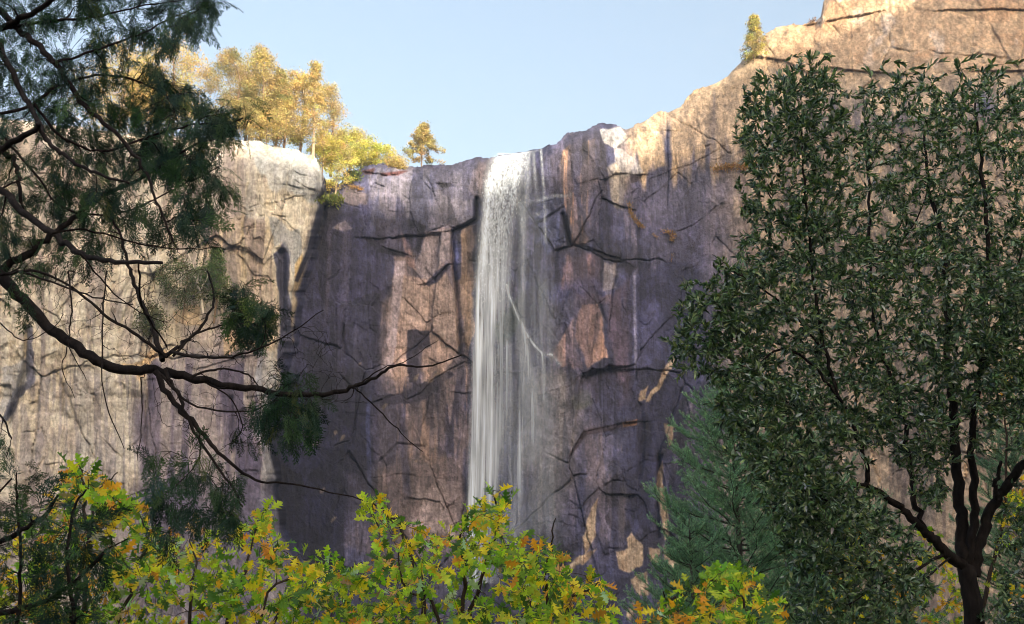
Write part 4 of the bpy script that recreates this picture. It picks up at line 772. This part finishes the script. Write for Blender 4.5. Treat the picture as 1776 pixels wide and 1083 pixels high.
    for t in tw:
        m = 14; p, d = along(t, m, rng, .35); ref = norm(np.cross(d, rng.normal(0, 1, d.shape))); ang = rng.uniform(.35, .7, m)[:, None]
        b.inst(*LEAF, p, frames(d * np.cos(ang) + ref * np.sin(ang) + np.array([0, 0, .3]), np.array([0, -.35, 1.0]), rng, .7) * rng.uniform(.045, .07, m)[:, None, None], mix_cols(pal, (1, 3, 4, 1, 3, 2), m, rng, .25))
    print('bay leaves', b.n // 18); sk.mesh('trunk', BARK_DARK, root); b.build('crown', BAY_LEAF, root)
build_bay()

# ------------------------------------------------------------------ oak saplings along the bottom
OAK = [oak_leaf(k) for k in range(5)]
OAK_LEAF = leaf_material('oak_leaves', .45, .58, (1.3, 1.3, .5), .45)
OAK_TWIG = bark_material('oak_twig_bark', (.02, .016, .015), (.075, .055, .045), 40)
OAK_PAL = [(.26, .46, .05), (.52, .66, .06), (.90, .68, .05), (.82, .40, .05), (.09, .20, .04), (.56, .40, .26), (.45, .62, .50)]
def oak(label, base, limbs, areas, Y, seed, wts=(5, 5, 3.4, 1.0, 3.8, .5, .9), size=(.050, .095)):
    rng = np.random.default_rng(seed); sk = Skel(rng); b0 = np.array([P(base, 1083, Y)[0], Y, 0])
    root = thing('oak_sapling', label, 'sapling', b0, 'oak saplings along the foreground'); b0g = b0 + (0, 0, -.1)
    tops = [P(l[0][0][0], l[0][0][1], Y) for l in limbs]
    for (pix, w), tp in zip(limbs, tops):
        q = P(np.array([p[0] for p in pix]), np.array([p[1] for p in pix]), np.interp(np.arange(len(pix)), [0, len(pix) - 1], [Y, Y + rng.uniform(-.5, .5)]))
        pts = catmull(np.concatenate([[b0g + rng.normal(0, .03, 3) * (1, 1, 0), b0 * .5 + q[0] * .5 + rng.normal(0, .05, 3)], q]), 5)
        sk.branch(pts + rng.normal(0, .008, pts.shape), np.linspace(w[0] * 1.5, w[1], len(pts)) / 2 * Y / F)
    b = MB(); pals = []
    for poly, n in areas:
        n = max(5, int(n * (1.05 if n > 60 else .9)))
        q = sample_poly(poly, n, rng); tw = sk.grow(P(q[:, 0], q[:, 1], Y + rng.uniform(-1.0, 1.0, n)), .2, .0013, .4, .12, 0, .007, 5, .008)
        for t in tw:
            m = int(rng.integers(4, 9)); p, d = along(t, m, rng, .45); p[-1] = t[0][-1]
            ref = norm(np.cross(d, rng.normal(0, 1, d.shape))); ang = rng.uniform(.5, 1.3, m)[:, None]; ang[-1] = .15
            dd = norm(d * np.cos(ang) + ref * np.sin(ang) + np.array([0, -.15, -.12])); sz = rng.uniform(*size, m); p = p + dd * sz[:, None] * .28
            base_i = rng.choice(len(OAK_PAL), p=np.asarray(wts) / np.sum(wts)); c = mix_cols(OAK_PAL, wts, m, rng, .38); k2 = rng.random(m) < .45
            c[k2] = mix_cols([OAK_PAL[base_i]], [1], k2.sum(), rng, .2)
            M = frames(dd, np.array([0, -.8, .7]), rng, .7) * sz[:, None, None]; kk = rng.integers(0, len(OAK), m)
            for j in range(len(OAK)):
                s_ = kk == j
                if s_.any(): b.inst(OAK[j][0], OAK[j][1], p[s_], M[s_], c[s_])
    sk.mesh('trunk', OAK_TWIG, root); b.build('leaves', OAK_LEAF, root)
oak('oak sapling at lower left whose thin leader rises highest above the cedar sprays', 130, [([(150, 1000), (150, 900), (144, 840), (136, 790)], (8, 2)), ([(146, 980), (170, 850), (205, 820)], (6, 2)), ([(210, 1060), (240, 980), (258, 930), (240, 890)], (6, 2))],
    [([(110, 790), (150, 785), (215, 815), (220, 870), (160, 880), (110, 850)], 20), ([(70, 850), (240, 870), (280, 930), (270, 1120), (60, 1120)], 120), ([(190, 870), (250, 860), (240, 920), (200, 910)], 8), ([(-40, 900), (80, 900), (80, 1120), (-40, 1120)], 40)], 6.2, 41, (4, 2, 2.6, 2.6, 5, .8, .6))
oak('yellow green oak sapling left of centre below the hanging cedar sprays', 380, [([(400, 1060), (430, 980), (446, 900)], (8, 2)), ([(330, 1060), (340, 980), (330, 930)], (6, 2)), ([(480, 1070), (560, 1010), (630, 975)], (6, 2)), ([(450, 1060), (520, 990), (500, 960)], (5, 2))],
    [([(260, 950), (330, 915), (400, 925), (450, 885), (470, 935), (520, 960), (600, 1000), (600, 1130), (250, 1130)], 185), ([(560, 970), (640, 980), (620, 1060), (560, 1040)], 12), ([(250, 900), (300, 920), (300, 1000), (250, 1000)], 16), ([(430, 870), (470, 880), (460, 930), (430, 930)], 6)], 6.8, 42)
oak('tallest central oak sapling with yellow and green leaves in front of the waterfall foot', 760, [([(735, 1060), (720, 980), (690, 910), (660, 880), (640, 872)], (8, 2)), ([(800, 1060), (806, 990), (800, 930), (812, 890)], (7, 2)), ([(820, 1060), (850, 960), (866, 900), (856, 858)], (7, 2)), ([(760, 1070), (700, 1020), (690, 960)], (6, 2))],
    [([(632, 862), (690, 868), (700, 920), (655, 920)], 11), ([(660, 920), (720, 925), (780, 890), (850, 880), (910, 940), (930, 1000), (900, 1130), (640, 1130)], 170), ([(840, 852), (885, 858), (890, 910), (845, 910)], 9), ([(590, 1010), (660, 960), (680, 1130), (590, 1130)], 40)], 6.6, 43)
oak('oak sapling right of the waterfall with a bare twig tip sticking up', 960, [([(950, 1070), (945, 1000), (955, 940), (962, 898)], (6, 1.5)), ([(980, 1070), (1010, 1030), (1040, 1010)], (5, 2)), ([(920, 1070), (930, 1000), (925, 950)], (5, 2))],
    [([(900, 960), (950, 950), (985, 1000), (1065, 1010), (1070, 1040), (1030, 1130), (890, 1130)], 80), ([(930, 945), (965, 940), (965, 980), (930, 980)], 7)], 6.4, 44)
oak('oak sapling with orange leaves standing in front of the young fir', 1200, [([(1260, 1075), (1245, 1020), (1230, 1000)], (6, 2)), ([(1180, 1075), (1160, 1040), (1150, 1030)], (6, 2)), ([(1290, 1075), (1280, 1030), (1275, 1010)], (5, 2))],
    [([(1120, 1030), (1200, 1020), (1240, 1000), (1300, 1000), (1340, 1040), (1380, 1130), (1110, 1130)], 72), ([(1235, 990), (1290, 995), (1290, 1020), (1240, 1020)], 8)], 6.0, 45, (4, 3, 2.4, 1.6, 3, .8, .5))
oak('yellowing oak sapling behind the forked trunk at the lower right', 1600, [([(1580, 1070), (1600, 980), (1620, 930)], (6, 2)), ([(1700, 1070), (1740, 900), (1745, 760), (1742, 640)], (8, 2)), ([(1480, 1070), (1460, 1000), (1440, 930)], (5, 2))],
    [([(1420, 980), (1500, 960), (1640, 920), (1660, 1000), (1776, 1000), (1776, 1130), (1400, 1130)], 120), ([(1725, 590), (1776, 590), (1770, 690), (1725, 690)], 12), ([(1740, 820), (1800, 820), (1800, 960), (1730, 940)], 20), ([(1430, 910), (1500, 900), (1500, 980), (1420, 980)], 12)], 10.0, 46, (3, 3, 4, 2.5, 2, .5, .3))

# ------------------------------------------------------------------ young firs behind
FIR_LEAF = leaf_material('fir_needles', .5, .45, (1.0, 1.1, .9), .4)
def fir(label, px, py_top, Y, seed, spread, n_whorl=26, tint=1.0):
    rng = np.random.default_rng(seed); top = P(px, py_top, Y); base = np.array([top[0], Y, -.1]); H = top[2] - base[2]
    root = thing('fir_tree', label, 'tree', base, 'young firs behind the evergreen tree'); sk = Skel(rng)
    sk.branch(np.linspace(base, top, 16), np.linspace(.014 * H, .006, 16)); b = MB()
    seg = []
    for k in range(n_whorl):
        h = .12 + .87 * (k / n_whorl) ** .9; L = spread * (1 - h) ** .8 + .12
        for j in range(6):
            a = 2 * pi * (j + rng.random()) / 6; l = L * rng.uniform(.42, 1.22); o = np.array([cos(a), sin(a), 0]); p0 = base + (top - base) * (h + rng.uniform(-.01, .01))
            u = np.linspace(0, 1, 8)[:, None]; q = p0 + o * l * u + np.array([0, 0, 1.0]) * l * (.10 * u + .38 * u ** 2); q[1:] += rng.normal(0, .012 * l, (7, 3))
            sk.branch(q, np.linspace(.006 + .006 * l, .002, 8)); seg.append((q, 1.0))
            for i in range(int(5 + l * 13)):
                t = rng.uniform(.15, .98); ii = int(t * 7); p = q[ii] + (q[min(ii + 1, 7)] - q[ii]) * (t * 7 - ii); tang = norm(q[min(ii + 1, 7)] - q[max(ii - 1, 0)])
                sd = norm(np.cross(tang, np.array([0, 0, 1.0]))) * (1 if i % 2 else -1); ll = (l * .40 * (1 - t) + .13) * rng.uniform(.7, 1.2)
                dr = norm(tang * .75 + sd * .7 + np.array([0, 0, .25 + rng.normal(0, .15)])); uu = np.linspace(0, 1, 4)[:, None]; qq = p + dr * ll * uu + np.array([0, 0, .18]) * ll * uu ** 2
                sk.branch(qq, np.linspace(.003, .0015, 4)); seg.append((qq, .9))
                for e in range(int(ll / .20)):
                    tt = rng.uniform(.2, .9); p2 = p + dr * ll * tt; d2 = norm(dr * .8 + np.cross(dr, rng.normal(0, 1, 3)) * .7 + np.array([0, 0, .2])); q3 = p2 + d2 * rng.uniform(.05, .12) * np.linspace(0, 1, 3)[:, None]
                    seg.append((q3, .8))
    tv = np.array([(0, -.06, 0), (.5, -.09, 0), (1, 0, .03), (.5, .09, 0), (0, .06, 0)]); tf = np.array([(0, 1, 2, 3, 4)])
    PP = []; DD = []; sh = []
    for q, k in seg:
        L = np.linalg.norm(np.diff(q, axis=0), axis=1).sum(); m = max(6, int(L / .0020)); t = rng.uniform(.05, 1.0, m) * (len(q) - 1); i = np.minimum(t.astype(int), len(q) - 2); f = (t - i)[:, None]
        sh.append(np.full(m, rng.uniform(.7, 1.25))); PP.append(q[i] * (1 - f) + q[i + 1] * f); tg = norm(q[i + 1] - q[i]); DD.append(norm(tg * .62 + norm(np.cross(tg, rng.normal(0, 1, tg.shape))) * .8 + np.array([0, 0, .1])))
    PP = np.concatenate(PP); DD = np.concatenate(DD); n = len(PP)
    c = mix_cols(np.array([(.27, .45, .29), (.34, .53, .34), (.40, .57, .35), (.18, .33, .22)]) * tint, (3, 3, 2, 2), n, rng, .2) * np.concatenate(sh)[:, None]
    b.inst(tv, tf, PP, frames(DD, np.array([0, 0, 1.0]), rng, .8) * rng.uniform(.018, .030, n)[:, None, None], c)
    sk.mesh('trunk', BARK_GREY, root); b.build('crown', FIR_LEAF, root); return n
nf = fir('pale green young fir with upswept needles left of the evergreen tree', 1265, 655, 12.0, 51, 1.85, 28)
nf += fir('smaller young fir partly hidden behind the lower left of the evergreen tree', 1385, 745, 14.5, 52, 2.0, 24)
nf += fir('young fir showing through gaps at the far right edge', 1745, 690, 13.0, 53, 1.3, 20, .8)
nf += fir('small low fir at the foot of the pale scars left of the other firs', 1195, 900, 11.0, 54, .85, 16)
print('needles', nf)

# ------------------------------------------------------------------ trees on the rims, 12-15 m tall and 150 m off
RIM_LEAF = leaf_material('sunlit_foliage', .7, .45, (1.15, 1.1, .6), .1)
SP = {'cone': .55, 'ragged': .72, 'broad': 1.0}
def rim_tree(label, px, py_base, py_top, wpx, seed, kind, pal, group='sunlit trees on the left rim', bark=None, n=2600, back=2.0, name='pine_tree'):
    rng = np.random.default_rng(seed)
    rp = max(py_base, float(rim_of(np.array([px]))[0]) + 6); b0 = on_wall(px, rp)[0]; Y = b0[1] + back
    g = P(px, py_base, Y); top = P(px + rng.uniform(-6, 6), py_top, Y); H = top[2] - g[2]; W = wpx / 2 * Y / F * 1.3
    root = thing(name, label, 'tree', g, group); sk = Skel(rng); lean = rng.normal(0, .03, 3) * H * (1, 1, 0); root_drop = np.array([0, 0, max(1.2, .1 * H)])
    tr = catmull([g - root_drop, g + (0, 0, .3 * H) + lean * .4, g + (0, 0, .65 * H) + lean, top + (0, 0, -.02 * H)], 5); sk.branch(tr, np.linspace(.016 * H, .004 * H, len(tr))); T = []
    if kind == 'cone':
        k = int(60 + H * 9); h = rng.random(k) ** .8 * .84 + .14; a = rng.uniform(0, 2 * pi, k); r = W * (1.04 - h) ** .9 * (1 + .25 * np.sin(h * 40)) * rng.uniform(.45, 1.1, k)
        T = g + (top - g) * h[:, None] + np.stack([np.cos(a) * r, np.sin(a) * r, .12 * r], 1)
    elif kind == 'broad':
        k = int(40 + W * 26); u = norm(rng.normal(0, 1, (k, 3))) * rng.uniform(.35, 1, (k, 1)) ** .5; lob = 1 + .28 * np.sin(3 * np.arctan2(u[:, 1], u[:, 0]) + seed) + .22 * np.sin(5 * u[:, 2] + seed)
        T = g + (top - g) * .58 + u * np.array([W, W, H * .42]) * lob[:, None]
    else:  # ragged pine with a bare lower trunk
        k = int(40 + H * 5); h = rng.random(k) * .86 + .12; a = rng.uniform(0, 2 * pi, k); r = W * np.sin(np.clip((h - .02) / 1.0, 0, 1) * pi) ** .6 * rng.uniform(.4, 1.1, k)
        T = g + (top - g) * h[:, None] + np.stack([np.cos(a) * r, np.sin(a) * r, .18 * r], 1)
    tw = sk.grow(T, .2, .02, .2, .08, 0, .09, 4, .02); b = MB(); m = max(10, int(3.4 * n / len(tw)))
    tv = np.array([(0, -.32, 0), (.6, -.4, .1), (1, 0, -.05), (.55, .42, .1), (0, .3, 0)]); tf = np.array([(0, 1, 2, 3, 4)])
    for t in tw:
        c = t[0][-1]; q = c + rng.normal(0, 1, (m, 3)) * np.array([.5, .5, .36]) * (.55 + .06 * H) * SP[kind] + (t[0][-2] - c) * rng.random((m, 1)) * 1.6
        dd = norm(rng.normal(0, 1, (m, 3)) + np.array([0, 0, .3])); colr = mix_cols(pal, np.ones(len(pal)), 1, rng, .2) * np.ones((m, 1)) * rng.uniform(.75, 1.25, (m, 1))
        b.inst(tv, tf, q, frames(dd, np.array([.2, -.8, .5]), rng, .8) * rng.uniform(.11, .28, m)[:, None, None], colr)
    sk.mesh('trunk', bark or BARK_BROWN, root); b.build('crown', RIM_LEAF, root)
GOLD = [(.50, .41, .18), (.54, .45, .21), (.42, .36, .18)]; OLIVE = [(.35, .30, .16), (.40, .34, .17), (.29, .26, .14)]; LIME = [(.50, .49, .13), (.45, .47, .14), (.58, .53, .15)]; GREEN = [(.10, .14, .05), (.14, .17, .06)]
rim_tree('golden leafed tree low behind the cedar boughs at the far left of the rim', 205, 240, 95, 120, 61, 'broad', GOLD, name='oak_tree', n=3600)
rim_tree('golden round topped tree on the left rim beside the cedar bough tips', 300, 245, 80, 110, 62, 'broad', GOLD, name='oak_tree', n=4200)
rim_tree('olive brown broad pine on the left rim, second crown from the sky gap', 398, 248, 92, 76, 63, 'ragged', OLIVE, n=3600, back=3)
rim_tree('slender pine with the highest tip on the left rim', 452, 252, 84, 50, 64, 'ragged', GOLD + OLIVE, n=3200, back=5)
rim_tree('tawny pine with dense low boughs between the slender pine and the pale trunk', 492, 262, 122, 56, 65, 'cone', OLIVE + GOLD, n=3400, back=4)
rim_tree('sharp pointed pine with a thick pale trunk on the left rim', 543, 276, 108, 56, 66, 'cone', GOLD, bark=BARK_PALE, n=2400, back=1.5)
rim_tree('golden pine nearest the open sky at the right end of the tall group', 574, 292, 150, 46, 67, 'ragged', GOLD + OLIVE, n=3000, back=5)
rim_tree('small pine with thin pale trunk rooted in the notch below the rim', 581, 344, 248, 66, 68, 'ragged', LIME + GOLD, bark=BARK_PALE, n=1700, back=.4)
rim_tree('rounded yellow tree just right of the tall rim group', 606, 300, 222, 56, 69, 'broad', LIME + GOLD, n=2200, name='oak_tree', back=6)
rim_tree('bright lime yellow low tree spreading along the rim', 645, 302, 248, 66, 70, 'broad', LIME, n=2600, name='oak_tree', back=5)
rim_tree('tiny golden bush tree left of the lone pine', 690, 302, 270, 26, 71, 'broad', GOLD, n=700, name='oak_tree', back=2)
rim_tree('lone stout pine on the rim left of the waterfall', 731, 296, 215, 66, 72, 'cone', OLIVE + GOLD, n=3000, back=2, group='single pines on the open rim')
rim_tree('lone pine against the sky on the steep right rim', 1308, 122, 28, 52, 73, 'cone', LIME + OLIVE, n=2600, back=2.5, group='single pines on the open rim')
rim_tree('short dark pine deep in the shade of the left rim group', 430, 252, 150, 60, 74, 'cone', OLIVE, n=2600, back=7)
rim_tree('golden pine behind the pale trunk on the left rim', 520, 268, 128, 52, 75, 'ragged', GOLD, n=2800, back=8)

rim_tree('pale gold tree with its top just clear of the cedar boughs at left', 255, 244, 100, 80, 76, 'broad', GOLD, name='oak_tree', n=3000, back=9)
rim_tree('tall golden tree at the back between the broad pine and the slender pine', 425, 250, 98, 70, 77, 'broad', GOLD + OLIVE, n=3000, back=11, name='oak_tree')
rim_tree('honey coloured tree at the back behind the tawny pine', 478, 258, 128, 60, 78, 'broad', GOLD, n=2600, back=10, name='oak_tree')
rim_tree('low golden scrub tree filling the rim under the slender pine', 462, 254, 200, 70, 79, 'broad', OLIVE + GOLD, n=1800, back=2, name='oak_tree')
rim_tree('low yellow scrub tree at the foot of the pale trunk', 560, 292, 236, 54, 80, 'broad', LIME + GOLD, n=1500, back=2, name='oak_tree')

def ledge_plant(label, cat, pts, hpx, seed, pal, n, name, group=None):
    """grass or shrub growing out of a ledge: many blades along a line on the rock"""
    rng = np.random.default_rng(seed); pts = np.asarray(pts, float); t = rng.random(n); L = np.linspace(0, 1, len(pts))
    x = np.interp(t, L, pts[:, 0]) + rng.normal(0, hpx * .35, n); y = np.interp(t, L, pts[:, 1]) + rng.normal(0, hpx * .30, n)
    pos = on_wall(x, y, .35 * 1) + rng.uniform(0, 1, (n, 1)) * np.array([0, -hpx * .03, 0]); h = hpx * .09
    dd = norm(rng.normal(0, .7, (n, 3)) + np.array([0, -.5, .8])); tv = np.array([(0, -.16, 0), (.6, -.2, .05), (1, 0, -.1), (.55, .2, .05), (0, .16, 0)]); b = MB()
    b.inst(tv, np.array([(0, 1, 2, 3, 4)]), pos, frames(dd, np.array([0, 0, 1.0]), rng, .9) * rng.uniform(.25, .6, n)[:, None, None] * h, mix_cols(pal, np.ones(len(pal)), n, rng, .25))
    o = b.build(name, RIM_LEAF); o['label'] = label; o['category'] = cat
    if group: o['group'] = group
RUST = [(.40, .25, .10), (.46, .31, .13), (.33, .21, .10)]
LG = 'plants growing on the cliff ledges'
ledge_plant('green shrub in the notch at the top of the dark wall', 'shrub', [(556, 348), (575, 350), (590, 348)], 15, 81, [(.13, .17, .05), (.19, .21, .06)], 500, 'shrub', LG)
ledge_plant('dark green shrub under the rim beside the thin pale trunk', 'shrub', [(598, 312), (610, 304), (620, 308)], 14, 82, GREEN, 420, 'shrub', LG)
ledge_plant('rusty orange tuft of scrub on the boulder edge near the notch', 'shrub', [(606, 324), (620, 326), (630, 330)], 6, 83, RUST, 240, 'shrub', LG)
ledge_plant('long orange scrub strip on the right ledge against the evergreen leaves', 'shrub', [(1238, 295), (1262, 290), (1290, 290), (1312, 288)], 10, 84, RUST, 700, 'shrub', LG)
ledge_plant('orange scrub running diagonally down the crack right of the waterfall', 'shrub', [(1091, 352), (1094, 372), (1104, 386), (1116, 396)], 6.5, 85, RUST, 420, 'shrub', LG)
ledge_plant('small orange tuft at the fork of the right hand crack', 'shrub', [(1150, 402), (1168, 405), (1165, 420)], 7, 86, RUST, 260, 'shrub', LG)
ledge_plant('speck of orange scrub below the diagonal strip', 'shrub', [(1132, 406), (1142, 414)], 4, 87, RUST, 90, 'shrub', LG)
ledge_plant('low orange tuft hanging under the crack fork', 'shrub', [(1166, 440), (1164, 456)], 3.5, 88, RUST, 90, 'shrub', LG)
ledge_plant('orange scrub patch half hidden by the evergreen tree below the long strip', 'shrub', [(1292, 354), (1306, 352), (1318, 362)], 8, 89, RUST, 220, 'shrub', LG)
ledge_plant('green scrub behind the left end of the evergreen crown on the rim slope', 'shrub', [(1284, 230), (1296, 260), (1300, 280)], 12, 90, [(.16, .20, .10), (.2, .24, .12)], 260, 'shrub', LG)
ledge_plant('brown bare bush on the rim below the upper right blocks', 'shrub', [(1404, 40), (1414, 34)], 7, 91, [(.32, .22, .16)], 160, 'shrub', LG)
rim_tree('grey green juniper rooted on the ledge of the left buttress', 318, 548, 450, 80, 95, 'broad', [(.09, .14, .07), (.12, .16, .09), (.16, .18, .11)], 'junipers on the left buttress ledge', n=1500, back=-1.6, name='juniper_tree')
rim_tree('brighter green juniper with a pointed top on the left buttress ledge', 372, 548, 432, 64, 96, 'cone', [(.12, .20, .07), (.10, .17, .06), (.16, .21, .09)], 'junipers on the left buttress ledge', n=1700, back=-1.6, name='juniper_tree')
rim_tree('thin olive juniper low on the left buttress under the ledge', 262, 592, 530, 36, 97, 'broad', [(.11, .14, .07), (.14, .16, .09)], 'junipers on the left buttress ledge', n=900, back=-1.4, name='juniper_tree')
def snag():
    rng = np.random.default_rng(98); g = P(350, 530, on_wall(350, 530)[0][1] - 1.8); root = thing('dead_tree', 'bleached dead tree leaning over the junipers on the buttress', 'tree', g); sk = Skel(rng); Y = g[1]
    for pix, w in [([(352, 545), (345, 500), (330, 450), (318, 425)], (5, 2)), ([(340, 485), (326, 458), (312, 446)], (3, 1.4)), ([(334, 465), (342, 440), (338, 420)], (2.6, 1.2)), ([(346, 505), (360, 480), (356, 460)], (2.6, 1.2)), ([(330, 450), (316, 452), (306, 440)], (2, 1))]: sk.limb(pix, w, (Y, Y + rng.uniform(-1, 1)), 5, .1)
    sk.mesh('trunk', bark_material('bleached_wood', (.42, .38, .36), (.66, .62, .58), 8), root)
snag()
# ================================================================== LIGHT, SKY, CAMERA
w = bpy.data.worlds.new('World'); S.world = w; w.use_nodes = True
nt = w.node_tree; bg = nt.nodes['Background']; sk = nt.nodes.new('ShaderNodeTexSky'); sk.sky_type = 'NISHITA'
sk.sun_disc = False; sk.sun_elevation = SUN_EL; sk.sun_rotation = SUN_AZ; sk.air_density = AIR; sk.dust_density = DUST; sk.ozone_density = OZONE
nt.links.new(sk.outputs[0], bg.inputs[0]); bg.inputs[1].default_value = SKY_STRENGTH
from mathutils import Vector
ld = bpy.data.lights.new('sun', 'SUN'); ld.energy = SUN_STRENGTH; ld.angle = radians(.53); ld.color = (1.0, .85, .60)
lo = bpy.data.objects.new('sun', ld); COL.objects.link(lo)
sd = Vector((sin(SUN_AZ) * cos(SUN_EL), cos(SUN_AZ) * cos(SUN_EL), sin(SUN_EL)))
lo.rotation_euler = sd.to_track_quat('Z', 'Y').to_euler(); lo.location = sd * 50
cd = bpy.data.cameras.new('camera'); cd.sensor_width = 36; cd.lens = 36 * F / 1776; cd.clip_start = .05; cd.clip_end = 20000
co = bpy.data.objects.new('camera', cd); COL.objects.link(co); co.location = CAM; co.rotation_euler = (pi / 2 + PITCH, 0, 0); S.camera = co
vs = S.view_settings; S.display_settings.display_device = 'sRGB'; vs.view_transform = 'Standard'; vs.look = 'None'; vs.gamma = 1; vs.exposure = EXPOSURE
S.cycles.filter_width = 1.05; S.cycles.max_bounces = 10; S.cycles.transparent_max_bounces = 24; S.cycles.diffuse_bounces = 4; S.cycles.transmission_bounces = 6
S.cycles.use_adaptive_sampling = True; S.cycles.adaptive_threshold = .015; S.cycles.sample_clamp_indirect = 8
try: S.cycles.use_denoising = True
except Exception: pass
